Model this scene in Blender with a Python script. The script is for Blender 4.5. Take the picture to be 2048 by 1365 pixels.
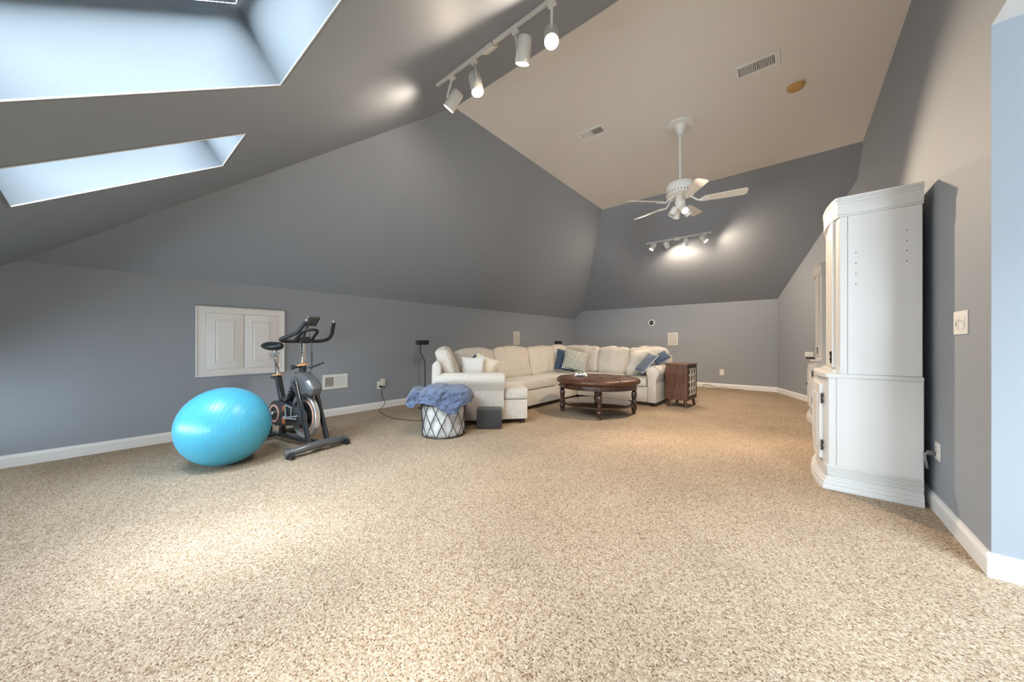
import bpy, bmesh, math, random
from mathutils import Vector, Matrix, noise
from mathutils.geometry import tessellate_polygon

# ------------------------------------------------------------------ clear
for o in list(bpy.data.objects):
    bpy.data.objects.remove(o, do_unlink=True)
SC = bpy.context.scene
COL = SC.collection
random.seed(7)
PI = math.pi

# ------------------------------------------------------------------ camera
cd = bpy.data.cameras.new('camera')
cam = bpy.data.objects.new('camera', cd)
COL.objects.link(cam)
cd.sensor_width = 36.0
cd.lens = 684.707 / 2048 * 36.0
cd.shift_y = (685.27 - 682.5) / 2048
cd.clip_start = 0.02
cam.location = (0, 0, 1.1)
cam.rotation_euler = (PI / 2, 0, math.radians(39.475))
SC.camera = cam

# ------------------------------------------------------------------ world, exposure
w = bpy.data.worlds.new('world')
SC.world = w
w.use_nodes = True
nt = w.node_tree
nt.nodes.clear()
bg = nt.nodes.new('ShaderNodeBackground')
out = nt.nodes.new('ShaderNodeOutputWorld')
bg.inputs[0].default_value = (0.79, 0.905, 1.0, 1)
bg.inputs[1].default_value = 38.0
nt.links.new(bg.outputs[0], out.inputs[0])

# hazy sun, high, coming in through the skylights
sl = bpy.data.lights.new('sun', 'SUN')
sl.energy = 3.3
sl.angle = math.radians(13)
sl.color = (1.0, .97, .92)
so = bpy.data.objects.new('sun', sl)
COL.objects.link(so)
so.rotation_euler = Vector((.75, .47, -2.25)).to_track_quat('-Z', 'Y').to_euler()

SC.view_settings.view_transform = 'Standard'
SC.view_settings.look = 'None'
SC.view_settings.exposure = 0.52
SC.view_settings.gamma = 1.0
SC.view_settings.use_curve_mapping = False
SC.cycles.max_bounces = 12
SC.cycles.diffuse_bounces = 8
SC.cycles.transparent_max_bounces = 12
SC.cycles.sample_clamp_indirect = 6.0
SC.cycles.use_denoising = True
SC.cycles.caustics_reflective = False
SC.cycles.caustics_refractive = False

WARM = (1.0, 0.77, 0.54)
TRACK_W = 34.0      # near track light heads
TRACK2_W = 62.0     # far track light heads
FAN_W = 150.0        # fan light kit bulbs

# ------------------------------------------------------------------ helpers
def new_bm():
    return bmesh.new()

def V(*a):
    return Vector(a)

def frame_z(d):
    d = Vector(d).normalized()
    return d.to_track_quat('Z', 'Y').to_matrix().to_4x4()

def add_box(bm, c, s, bevel=0.0, seg=2, rot=None):
    b = bmesh.new()
    bmesh.ops.create_cube(b, size=1.0)
    bmesh.ops.scale(b, vec=Vector(s), verts=b.verts)
    if bevel > 0:
        bmesh.ops.bevel(b, geom=b.edges[:], offset=bevel, segments=seg, profile=0.5, affect='EDGES', clamp_overlap=True)
    M = Matrix.Translation(Vector(c))
    if rot is not None:
        M = M @ rot.to_4x4()
    b.transform(M)
    merge(bm, b)

def merge(bm, b):
    me = bpy.data.meshes.new('t')
    b.to_mesh(me)
    b.free()
    bm.from_mesh(me)
    bpy.data.meshes.remove(me)

def add_box2(bm, lo, hi, bevel=0.0, seg=2):
    c = [(a + b) / 2 for a, b in zip(lo, hi)]
    s = [abs(b - a) for a, b in zip(lo, hi)]
    add_box(bm, c, s, bevel, seg)

def add_cyl(bm, p0, p1, r0, r1=None, n=20, caps=True):
    r1 = r0 if r1 is None else r1
    p0, p1 = Vector(p0), Vector(p1)
    d = p1 - p0
    M = Matrix.Translation((p0 + p1) / 2) @ frame_z(d)
    bmesh.ops.create_cone(bm, cap_ends=caps, segments=n, radius1=r0, radius2=r1, depth=d.length, matrix=M)

def smooth_path(pts, k=8, closed=False):
    P = [Vector(p) for p in pts]
    n = len(P)
    if n < 3:
        return P
    res = []
    rng = range(n if closed else n - 1)
    for i in rng:
        if closed:
            a, b, c, d = P[(i - 1) % n], P[i], P[(i + 1) % n], P[(i + 2) % n]
        else:
            a, b, c, d = P[max(i - 1, 0)], P[i], P[i + 1], P[min(i + 2, n - 1)]
        for j in range(k):
            t = j / k
            res.append(0.5 * ((2 * b) + (c - a) * t + (2 * a - 5 * b + 4 * c - d) * t * t + (3 * b - a - 3 * c + d) * t ** 3))
    if not closed:
        res.append(P[-1])
    return res

def add_tube(bm, pts, r, n=10, k=8, closed=False, smooth=True, rfun=None):
    P = smooth_path(pts, k, closed) if smooth else [Vector(p) for p in pts]
    m = len(P)
    up = None
    rings = []
    for i, p in enumerate(P):
        if closed:
            t = (P[(i + 1) % m] - P[i - 1]).normalized()
        else:
            t = (P[min(i + 1, m - 1)] - P[max(i - 1, 0)]).normalized()
        if up is None:
            up = t.orthogonal().normalized()
        up = (up - t * up.dot(t))
        if up.length < 1e-6:
            up = t.orthogonal()
        up.normalize()
        side = t.cross(up)
        rr = r if rfun is None else rfun(i / max(m - 1, 1)) * r
        rings.append([bm.verts.new(p + (up * math.cos(a) + side * math.sin(a)) * rr) for a in [2 * PI * q / n for q in range(n)]])
    for i in range(m if closed else m - 1):
        A, B = rings[i], rings[(i + 1) % m]
        for q in range(n):
            bm.faces.new((A[q], A[(q + 1) % n], B[(q + 1) % n], B[q]))
    if not closed:
        bm.faces.new(rings[0][::-1])
        bm.faces.new(rings[-1])

def add_lathe(bm, prof, n=32, M=None, rmod=None, loop=False):
    """prof: list of (radius, z), bottom to top."""
    rings = []
    for r, z in prof:
        if r < 1e-5:
            rings.append([bm.verts.new((0, 0, z))])
        else:
            ring = []
            for q in range(n):
                a = 2 * PI * q / n
                rr = r * (rmod(a, z) if rmod else 1)
                ring.append(bm.verts.new((rr * math.cos(a), rr * math.sin(a), z)))
            rings.append(ring)
    vs = [v for r in rings for v in r]
    for A, B in list(zip(rings, rings[1:])) + ([(rings[-1], rings[0])] if loop else []):
        if len(A) == 1 and len(B) == 1:
            continue
        if len(A) == 1:
            for q in range(n):
                bm.faces.new((A[0], B[(q + 1) % n], B[q]))
        elif len(B) == 1:
            for q in range(n):
                bm.faces.new((A[q], A[(q + 1) % n], B[0]))
        else:
            for q in range(n):
                bm.faces.new((A[q], A[(q + 1) % n], B[(q + 1) % n], B[q]))
    if len(rings[0]) > 1 and not loop:
        bm.faces.new(rings[0][::-1])
    if len(rings[-1]) > 1 and not loop:
        bm.faces.new(rings[-1])
    if M is not None:
        bmesh.ops.transform(bm, matrix=M, verts=vs)

def add_slab(bm, poly, z0, z1, bevel=0.0, seg=3):
    """vertical prism over a plan polygon (counter-clockwise)."""
    b = bmesh.new()
    lo = [b.verts.new((p[0], p[1], z0)) for p in poly]
    hi = [b.verts.new((p[0], p[1], z1)) for p in poly]
    n = len(poly)
    b.faces.new(lo[::-1])
    b.faces.new(hi)
    for i in range(n):
        b.faces.new((lo[i], lo[(i + 1) % n], hi[(i + 1) % n], hi[i]))
    if bevel > 0:
        bmesh.ops.bevel(b, geom=b.edges[:], offset=bevel, segments=seg, profile=0.5, affect='EDGES', clamp_overlap=True)
    merge(bm, b)

def add_prism(bm, poly3, vec, bevel=0.0, seg=2):
    """extrude a planar 3D polygon along vec."""
    b = bmesh.new()
    vec = Vector(vec)
    A = [b.verts.new(Vector(p)) for p in poly3]
    B = [b.verts.new(Vector(p) + vec) for p in poly3]
    n = len(A)
    b.faces.new(A[::-1])
    b.faces.new(B)
    for i in range(n):
        b.faces.new((A[i], A[(i + 1) % n], B[(i + 1) % n], B[i]))
    bmesh.ops.recalc_face_normals(b, faces=b.faces[:])
    if bevel > 0:
        bmesh.ops.bevel(b, geom=b.edges[:], offset=bevel, segments=seg, profile=0.5, affect='EDGES', clamp_overlap=True)
    merge(bm, b)

def add_cushion(bm, M, size, rad=0.05, puff=0.03, n=14, wr=0.006, seed=0, crown=0.0):
    """box cushion: rounded box that bulges on every face; M places it, z is its thin axis."""
    sx, sy, sz = [s / 2 for s in size]
    b = bmesh.new()
    bmesh.ops.create_cube(b, size=2.0)
    bmesh.ops.subdivide_edges(b, edges=b.edges[:], cuts=n, use_grid_fill=True)
    r = min(rad, sx, sy, sz)
    for v in b.verts:
        x, y, z = v.co
        p = Vector((x * sx, y * sy, z * sz))
        inner = Vector((max(-sx + r, min(sx - r, p.x)), max(-sy + r, min(sy - r, p.y)), max(-sz + r, min(sz - r, p.z))))
        d = p - inner
        if d.length > 1e-9:
            p = inner + d.normalized() * r
        fx, fy, fz = 1 - x * x, 1 - y * y, 1 - z * z
        p.z += (1 if z > 0 else -1) * abs(z) ** 3 * puff * fx * fy
        p.x += (1 if x > 0 else -1) * abs(x) ** 3 * puff * 0.45 * fy * fz
        p.y += (1 if y > 0 else -1) * abs(y) ** 3 * puff * 0.45 * fx * fz
        p.y += crown * max(0, y) * fx
        q = p * 7 + Vector((seed * 3.1, seed * 1.7, 0))
        p += Vector((noise.noise(q), noise.noise(q + Vector((9, 0, 0))), noise.noise(q + Vector((0, 9, 0))))) * wr
        v.co = p
    bmesh.ops.recalc_face_normals(b, faces=b.faces[:])
    b.transform(M)
    merge(bm, b)

def add_pillow(bm, M, w_, h_, t_, n=18, wr=0.006, seed=0, pinch=0.07):
    """knife-edge throw pillow in the xy plane of M."""
    b = bmesh.new()
    grid = {}
    for side in (1, -1):
        for i in range(n + 1):
            for j in range(n + 1):
                edge = i in (0, n) or j in (0, n)
                if side == -1 and edge:
                    grid[(side, i, j)] = grid[(1, i, j)]
                    continue
                x, y = 2 * i / n - 1, 2 * j / n - 1
                fx, fy = 1 - x * x, 1 - y * y
                X = x * w_ / 2 * (1 - pinch * fy * abs(x) ** 2)
                Y = y * h_ / 2 * (1 - pinch * fx * abs(y) ** 2)
                Z = side * t_ / 2 * (max(fx, 0) * max(fy, 0)) ** 0.42
                q = Vector((X, Y, side * .3)) * 8 + Vector((seed * 2.3, 0, seed))
                Z += noise.noise(q) * wr * (fx * fy) ** .3 * 2
                grid[(side, i, j)] = b.verts.new((X, Y, Z))
    for side in (1, -1):
        for i in range(n):
            for j in range(n):
                f = [grid[(side, i, j)], grid[(side, i + 1, j)], grid[(side, i + 1, j + 1)], grid[(side, i, j + 1)]]
                b.faces.new(f if side == 1 else f[::-1])
    b.transform(M)
    merge(bm, b)

def pillow_edge(M, w_, h_, n=18, pinch=0.07):
    pts = []
    def f(x, y):
        fx, fy = 1 - x * x, 1 - y * y
        return M @ Vector((x * w_ / 2 * (1 - pinch * fy * x * x), y * h_ / 2 * (1 - pinch * fx * y * y), 0))
    for i in range(n): pts.append(f(2 * i / n - 1, -1))
    for i in range(n): pts.append(f(1, 2 * i / n - 1))
    for i in range(n): pts.append(f(1 - 2 * i / n, 1))
    for i in range(n): pts.append(f(-1, 1 - 2 * i / n))
    return pts

def axes(loc, x, y):
    """4x4 with columns x, y, x*y at loc."""
    x = Vector(x).normalized()
    y = Vector(y)
    y = (y - x * y.dot(x)).normalized()
    z = x.cross(y)
    return Matrix(((x.x, y.x, z.x, loc[0]), (x.y, y.y, z.y, loc[1]), (x.z, y.z, z.z, loc[2]), (0, 0, 0, 1)))

WORLD = {}      # object -> world matrix of the thing frames

def thing(name, label, cat, loc=(0, 0, 0), rotz=0.0, group=None):
    o = bpy.data.objects.new(name, None)
    COL.objects.link(o)
    o.empty_display_size = 0.1
    o.location = loc
    o.rotation_euler = (0, 0, rotz)
    o['label'] = label
    o['category'] = cat
    o['kind'] = 'thing'
    if group:
        o['group'] = group
    WORLD[o.name] = Matrix.Translation(Vector(loc)) @ Matrix.Rotation(rotz, 4, 'Z')
    return o

def obj(name, bm, m, parent=None, world=True, label=None, smooth=True, kind=None, angle=40):
    """link bm as one mesh object; world=True means bm is in world coordinates."""
    bmesh.ops.remove_doubles(bm, verts=bm.verts[:], dist=1e-6)
    if parent is not None and world:
        bm.transform(WORLD[parent.name].inverted())
    me = bpy.data.meshes.new(name)
    bm.to_mesh(me)
    bm.free()
    for mm in (m if isinstance(m, (list, tuple)) else [m]):
        me.materials.append(mm)
    o = bpy.data.objects.new(name, me)
    COL.objects.link(o)
    if smooth:
        me.polygons.foreach_set('use_smooth', [True] * len(me.polygons))
        try:
            me.set_sharp_from_angle(angle=math.radians(angle))
        except Exception:
            pass
    if parent is not None:
        o.parent = parent
        WORLD[o.name] = WORLD[parent.name]
    else:
        WORLD[o.name] = Matrix.Identity(4)
    if label:
        o['label'] = label
    if kind:
        o['kind'] = kind
    return o

def inst(name, src, parent, M=None):
    """another part sharing src's mesh; M is its matrix in the parent's frame."""
    o = bpy.data.objects.new(name, src.data)
    COL.objects.link(o)
    o.parent = parent
    if M is not None:
        o.matrix_basis = M
    return o

def tag(o, label, cat, group=None, kind='thing'):
    o['label'] = label
    o['category'] = cat
    o['kind'] = kind
    if group:
        o['group'] = group
    return o

def struct(name, bm, m, label=None, smooth=False):
    o = obj(name, bm, m, None, smooth=smooth)
    o['kind'] = 'structure'
    if label:
        o['label'] = label
    return o

# ------------------------------------------------------------------ materials
def mat(name, col, rough=0.6, spec=0.4, metal=0.0, bump=None, var=None, sheen=0.0, coat=0.0):
    """bump=(scale, strength, distance, kind)  var=(scale, amount)"""
    m = bpy.data.materials.new(name)
    m.use_nodes = True
    t = m.node_tree
    p = t.nodes['Principled BSDF']
    p.inputs['Base Color'].default_value = (*col, 1)
    p.inputs['Roughness'].default_value = rough
    p.inputs['Specular IOR Level'].default_value = spec
    p.inputs['Metallic'].default_value = metal
    if sheen:
        p.inputs['Sheen Weight'].default_value = sheen
    if coat:
        p.inputs['Coat Weight'].default_value = coat
        p.inputs['Coat Roughness'].default_value = 0.12
    tc = t.nodes.new('ShaderNodeTexCoord')
    if var:
        nz = t.nodes.new('ShaderNodeTexNoise')
        nz.inputs['Scale'].default_value = var[0]
        nz.inputs['Detail'].default_value = 6
        t.links.new(tc.outputs['Object'], nz.inputs['Vector'])
        r = t.nodes.new('ShaderNodeValToRGB')
        a = var[1]
        r.color_ramp.elements[0].position = 0.3
        r.color_ramp.elements[1].position = 0.7
        r.color_ramp.elements[0].color = (*[c * (1 - a) for c in col], 1)
        r.color_ramp.elements[1].color = (*[min(1, c * (1 + a)) for c in col], 1)
        t.links.new(nz.outputs['Fac'], r.inputs['Fac'])
        t.links.new(r.outputs['Color'], p.inputs['Base Color'])
    if bump:
        bn = t.nodes.new('ShaderNodeBump')
        bn.inputs['Strength'].default_value = bump[1]
        bn.inputs['Distance'].default_value = bump[2]
        if len(bump) > 3 and bump[3] == 'voronoi':
            tx = t.nodes.new('ShaderNodeTexVoronoi')
            tx.inputs['Scale'].default_value = bump[0]
            t.links.new(tc.outputs['Object'], tx.inputs['Vector'])
            t.links.new(tx.outputs['Distance'], bn.inputs['Height'])
        else:
            tx = t.nodes.new('ShaderNodeTexNoise')
            tx.inputs['Scale'].default_value = bump[0]
            tx.inputs['Detail'].default_value = 4
            t.links.new(tc.outputs['Object'], tx.inputs['Vector'])
            t.links.new(tx.outputs['Fac'], bn.inputs['Height'])
        t.links.new(bn.outputs['Normal'], p.inputs['Normal'])
    return m

def emis(name, col, strength):
    m = bpy.data.materials.new(name)
    m.use_nodes = True
    t = m.node_tree
    t.nodes.clear()
    e = t.nodes.new('ShaderNodeEmission')
    o = t.nodes.new('ShaderNodeOutputMaterial')
    e.inputs[0].default_value = (*col, 1)
    e.inputs[1].default_value = strength
    t.links.new(e.outputs[0], o.inputs[0])
    return m

def wood(name, c1, c2, scale=(6, 6, 0.6), rough=0.4, coat=0.0):
    m = bpy.data.materials.new(name)
    m.use_nodes = True
    t = m.node_tree
    p = t.nodes['Principled BSDF']
    p.inputs['Roughness'].default_value = rough
    if coat:
        p.inputs['Coat Weight'].default_value = coat
    tc = t.nodes.new('ShaderNodeTexCoord')
    mp = t.nodes.new('ShaderNodeMapping')
    mp.inputs['Scale'].default_value = scale
    t.links.new(tc.outputs['Object'], mp.inputs['Vector'])
    nz = t.nodes.new('ShaderNodeTexNoise')
    nz.inputs['Scale'].default_value = 6
    nz.inputs['Detail'].default_value = 8
    nz.inputs['Distortion'].default_value = 1.2
    t.links.new(mp.outputs[0], nz.inputs['Vector'])
    r = t.nodes.new('ShaderNodeValToRGB')
    r.color_ramp.elements[0].position = 0.35
    r.color_ramp.elements[1].position = 0.65
    r.color_ramp.elements[0].color = (*c1, 1)
    r.color_ramp.elements[1].color = (*c2, 1)
    t.links.new(nz.outputs['Fac'], r.inputs['Fac'])
    t.links.new(r.outputs['Color'], p.inputs['Base Color'])
    b = t.nodes.new('ShaderNodeBump')
    b.inputs['Strength'].default_value = 0.15
    b.inputs['Distance'].default_value = 0.002
    t.links.new(nz.outputs['Fac'], b.inputs['Height'])
    t.links.new(b.outputs['Normal'], p.inputs['Normal'])
    return m

def carpet_mat():
    m = bpy.data.materials.new('carpet')
    m.use_nodes = True
    t = m.node_tree
    L = t.links
    p = t.nodes['Principled BSDF']
    p.inputs['Roughness'].default_value = 0.95
    p.inputs['Specular IOR Level'].default_value = 0.1
    tc = t.nodes.new('ShaderNodeTexCoord')
    wz = t.nodes.new('ShaderNodeTexNoise')
    wz.inputs['Scale'].default_value = 60
    L.new(tc.outputs['Object'], wz.inputs['Vector'])
    mx = t.nodes.new('ShaderNodeMixRGB')
    mx.blend_type = 'ADD'
    mx.inputs['Fac'].default_value = 0.012
    L.new(tc.outputs['Object'], mx.inputs['Color1'])
    L.new(wz.outputs['Color'], mx.inputs['Color2'])
    v1 = t.nodes.new('ShaderNodeTexVoronoi')
    v1.inputs['Scale'].default_value = 175
    L.new(mx.outputs[0], v1.inputs['Vector'])
    sp = t.nodes.new('ShaderNodeSeparateColor')
    L.new(v1.outputs['Color'], sp.inputs['Color'])
    r = t.nodes.new('ShaderNodeValToRGB')
    r.color_ramp.interpolation = 'LINEAR'
    e = r.color_ramp.elements
    e[0].position = 0.0
    e[0].color = (0.15, 0.095, 0.06, 1)
    e[1].position = 1.0
    e[1].color = (0.60, 0.50, 0.39, 1)
    for pos, c in ((0.12, (0.26, 0.178, 0.117)), (0.24, (0.37, 0.275, 0.192)), (0.6, (0.43, 0.335, 0.24))):
        x = e.new(pos)
        x.color = (*c, 1)
    L.new(sp.outputs[0], r.inputs['Fac'])
    # broad soft tracks left by walking and vacuuming in the pile
    n2 = t.nodes.new('ShaderNodeTexNoise')
    n2.inputs['Scale'].default_value = 1.6
    n2.inputs['Detail'].default_value = 3
    L.new(tc.outputs['Object'], n2.inputs['Vector'])
    mr = t.nodes.new('ShaderNodeMapRange')
    mr.inputs['From Min'].default_value = 0.3
    mr.inputs['From Max'].default_value = 0.7
    mr.inputs['To Min'].default_value = 0.92
    mr.inputs['To Max'].default_value = 1.08
    L.new(n2.outputs['Fac'], mr.inputs['Value'])
    ml = t.nodes.new('ShaderNodeMixRGB')
    ml.blend_type = 'MULTIPLY'
    ml.inputs['Fac'].default_value = 1
    L.new(r.outputs['Color'], ml.inputs['Color1'])
    L.new(mr.outputs[0], ml.inputs['Color2'])
    L.new(ml.outputs[0], p.inputs['Base Color'])
    b = t.nodes.new('ShaderNodeBump')
    b.invert = True
    b.inputs['Strength'].default_value = 0.9
    b.inputs['Distance'].default_value = 0.006
    L.new(v1.outputs['Distance'], b.inputs['Height'])
    L.new(b.outputs['Normal'], p.inputs['Normal'])
    return m

def lattice_pillow_mat():
    """woven dot lattice: dark green-black spots on a cream ground."""
    m = bpy.data.materials.new('lattice_fabric')
    m.use_nodes = True
    t = m.node_tree
    L = t.links
    p = t.nodes['Principled BSDF']
    p.inputs['Roughness'].default_value = 0.85
    tc = t.nodes.new('ShaderNodeTexCoord')
    mp = t.nodes.new('ShaderNodeMapping')
    mp.inputs['Rotation'].default_value = (0, 0, PI / 4)
    L.new(tc.outputs['UV'], mp.inputs['Vector'])
    ck = t.nodes.new('ShaderNodeTexChecker')
    ck.inputs['Scale'].default_value = 21
    ck.inputs['Color1'].default_value = (0.02, 0.05, 0.05, 1)
    ck.inputs['Color2'].default_value = (0.72, 0.74, 0.66, 1)
    L.new(tc.outputs['UV'], ck.inputs['Vector'])
    L.new(ck.outputs['Color'], p.inputs['Base Color'])
    return m

def glass_mat():
    m = bpy.data.materials.new('skylight_glass')
    m.use_nodes = True
    t = m.node_tree
    t.nodes.clear()
    tr = t.nodes.new('ShaderNodeBsdfTransparent')
    tr.inputs[0].default_value = (0.95, 0.97, 0.98, 1)
    gl = t.nodes.new('ShaderNodeBsdfGlossy')
    gl.inputs['Roughness'].default_value = 0.02
    fr = t.nodes.new('ShaderNodeFresnel')
    fr.inputs[0].default_value = 1.45
    mx = t.nodes.new('ShaderNodeMixShader')
    o = t.nodes.new('ShaderNodeOutputMaterial')
    t.links.new(fr.outputs[0], mx.inputs[0])
    t.links.new(tr.outputs[0], mx.inputs[1])
    t.links.new(gl.outputs[0], mx.inputs[2])
    t.links.new(mx.outputs[0], o.inputs[0])
    return m

M_WALL = mat('grey_wall_paint', (0.308, 0.336, 0.372), 0.62, 0.25, bump=(220, 0.08, 0.002))
M_CEIL = mat('ceiling_paint', (0.78, 0.735, 0.68), 0.8, 0.2, bump=(200, 0.06, 0.002))
M_WHITE = mat('white_trim_paint', (0.80, 0.80, 0.79), 0.4, 0.4)
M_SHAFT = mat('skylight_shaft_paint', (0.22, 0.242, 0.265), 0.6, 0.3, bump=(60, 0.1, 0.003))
M_CAB = mat('white_cabinet_paint', (0.66, 0.65, 0.63), 0.33, 0.45, bump=(40, 0.06, 0.003))
M_CARPET = carpet_mat()
M_GLASS = glass_mat()
M_PLASTIC = mat('white_plastic', (0.78, 0.77, 0.74), 0.4, 0.5)
M_DARK = mat('dark_recess', (0.035, 0.03, 0.027), 0.8, 0.2)
M_BLACK = mat('black_plastic', (0.018, 0.019, 0.021), 0.38, 0.5)
M_BLACKMETAL = mat('black_metal', (0.02, 0.022, 0.025), 0.3, 0.6)

# ------------------------------------------------------------------ room shell
XL, XR, YB, zL, zB, zC = -5.3294, .7165, 9.5504, 1.831, 2.0626, 3.8017
XCL, YCF, YCB, YH, XA, YK, YR, zH = -3.0095, 2.6223, 6.5425, -.4301, -.279, 7.0868, 2.6761, 2.5945
Y0 = -1.3        # front knee wall behind the camera
X3 = 3.2         # far side of the alcove
sF = (zC - zL) / (YCF - YH)
sL = (zC - zL) / (XCL - XL)
sB = (zC - zB) / (YB - YCB)
def zF(y): return zL + sF * (y - YH)
zK = zC - sB * (YK - YCB)
Xh = XL + (zB - zL) / sL
Yh = YH + (zH - zL) / sF
nF = Vector((0, sF, -1)).normalized()     # front slope, normal into the room

def face_slab(poly, outward, t=0.1, holes=()):
    """wall panel: poly (3D) thickened outward."""
    bm = bmesh.new()
    loops = [[Vector(p) for p in poly]] + [[Vector(p) for p in h] for h in holes]
    off = Vector(outward).normalized() * t
    tris = tessellate_polygon(loops)
    flat = [p for l in loops for p in l]
    A = [bm.verts.new(p) for p in flat]
    B = [bm.verts.new(p + off) for p in flat]
    for a, b, c in tris:
        try:
            bm.faces.new((A[a], A[b], A[c]))
            bm.faces.new((B[c], B[b], B[a]))
        except ValueError:
            pass
    k = 0
    for l in loops:
        n = len(l)
        for i in range(n):
            bm.faces.new((A[k + i], A[k + (i + 1) % n], B[k + (i + 1) % n], B[k + i]))
        k += n
    bmesh.ops.recalc_face_normals(bm, faces=bm.faces[:])
    return bm

bm = new_bm()
add_box2(bm, (XL - .15, Y0 - .15, -.12), (X3 + .15, YB + .15, 0))
struct('floor', bm, M_CARPET, 'beige flecked wall to wall carpet')
struct('wall_left', face_slab([(XL, Y0, 0), (XL, YB, 0), (XL, YB, zL), (XL, YH, zL), (XL, Y0, zF(Y0))], (-1, 0, 0)), M_WALL)
struct('wall_back', face_slab([(XL, YB, 0), (XA, YB, 0), (XA, YB, zB), (Xh, YB, zB), (XL, YB, zL)], (0, 1, 0)), M_WALL)
dA = Vector((XR - XA, YK - YB, 0)).normalized()
nA = Vector((-dA.y, dA.x, 0))
struct('wall_angled', face_slab([(XA, YB, 0), (XR, YK, 0), (XR, YK, zK), (XA, YB, zB)], nA), M_WALL)
struct('wall_right', face_slab([(XR, YR, 0), (XR, YK, 0), (XR, YK, zK), (XR, YCB, zC), (XR, YCF, zC), (XR, Yh, zH), (XR, YR, zH)], (1, 0, 0), .02), M_WALL)
struct('wall_alcove', face_slab([(XR + .02, YR, 0), (X3, YR, 0), (X3, YR, zH), (XR + .02, YR, zH)], (0, 1, 0)), M_WALL)
struct('wall_alcove_end', face_slab([(X3, Y0, 0), (X3, YR, 0), (X3, YR, zH), (X3, Y0, zH)], (1, 0, 0)), M_WALL)
BX0, BX1, BZ0, BZ1 = -5.2, .2, .34, .62  # opening for the low window band, added unseen to let in more daylight
struct('wall_front', face_slab([(XL, Y0, 0), (XR, Y0, 0), (XR, Y0, zF(Y0)), (XL, Y0, zF(Y0))], (0, -1, 0), .1, [[(BX0, Y0, BZ0), (BX1, Y0, BZ0), (BX1, Y0, BZ1), (BX0, Y0, BZ1)]]), M_WALL)
struct('wall_cheek', face_slab([(XR, Y0, zF(Y0)), (XR, Yh, zH), (XR, Y0, zH)], (-1, 0, 0), .02), M_WALL)
# dormer window added behind the camera for fill light: opening, frame and pane
WX0, WX1, WZ0, WZ1 = 1.5, 2.8, .9, 2.2
struct('wall_alcove_front', face_slab([(XR, Y0, 0), (X3, Y0, 0), (X3, Y0, zH), (XR, Y0, zH)], (0, -1, 0), .14, [[(WX0, Y0, WZ0), (WX1, Y0, WZ0), (WX1, Y0, WZ1), (WX0, Y0, WZ1)]]), M_WALL)
struct('ceiling', face_slab([(XCL, YCF, zC), (XR, YCF, zC), (XR, YCB, zC), (XCL, YCB, zC)], (0, 0, 1)), M_CEIL)
AX0, AX1, AY0, AY1 = 1.1, 2.3, .7, 1.9  # opening for an added skylight, out of view, that brightens the alcove
struct('ceiling_alcove', face_slab([(XR + .001, Y0, zH - .002), (X3, Y0, zH - .002), (X3, YR, zH - .002), (XR + .001, YR, zH - .002)], (0, 0, 1), .1, [[(AX0, AY0, zH - .002), (AX1, AY0, zH - .002), (AX1, AY1, zH - .002), (AX0, AY1, zH - .002)]]), M_WHITE)
win = thing('window_5', 'added skylight in the alcove ceiling, out of view, for fill light', 'skylight', ((AX0 + AX1) / 2, (AY0 + AY1) / 2, zH))
win['kind'] = 'structure'
bm = new_bm()
for lo_, hi_ in (((AX0, AY0), (AX1, AY0 + .05)), ((AX0, AY1 - .05), (AX1, AY1)), ((AX0, AY0), (AX0 + .05, AY1)), ((AX1 - .05, AY0), (AX1, AY1))):
    add_box2(bm, (lo_[0], lo_[1], zH + .06), (hi_[0], hi_[1], zH + .12))
obj('window_frame', bm, M_WHITE, win, smooth=False)
bm = new_bm()
add_box2(bm, (AX0, AY0, zH + .09), (AX1, AY1, zH + .098))
obj('pane', bm, M_GLASS, win, smooth=False)
ld = bpy.data.lights.new('skylight_portal', 'AREA')
ld.shape = 'RECTANGLE'
ld.size, ld.size_y = AX1 - AX0, AY1 - AY0
ld.cycles.is_portal = True
lo = bpy.data.objects.new('skylight_portal', ld)
COL.objects.link(lo)
lo.location = ((AX0 + AX1) / 2, (AY0 + AY1) / 2, zH + .13)
struct('ceiling_slope_left', face_slab([(XL, YH, zL), (XCL, YCF, zC), (XCL, YCB, zC), (Xh, YB, zB), (XL, YB, zL)], (-sL, 0, 1)), M_WALL)
struct('ceiling_slope_back', face_slab([(XCL, YCB, zC), (XR, YCB, zC), (XR, YK, zK), (XA, YB, zB), (Xh, YB, zB)], (0, sB, 1)), M_WALL)
# skylight openings in the front slope: (x0, x1, y0, y1)
SKY = [(-3.565, -2.885, -.325, .65), (-2.20, -1.44, -.325, .65)]
def fp(x, y, d=0.0):
    """point on the front slope, d metres outside it."""
    return Vector((x, y, zF(y))) - nF * d
holes = [[fp(a, c), fp(b, c), fp(b, d), fp(a, d)] for a, b, c, d in SKY]
struct('ceiling_slope_front', face_slab([fp(XL, Y0), fp(XR, Y0), fp(XR, YCF), fp(XCL, YCF), fp(XL, YH)], -nF, .1, holes), M_WALL)

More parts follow.
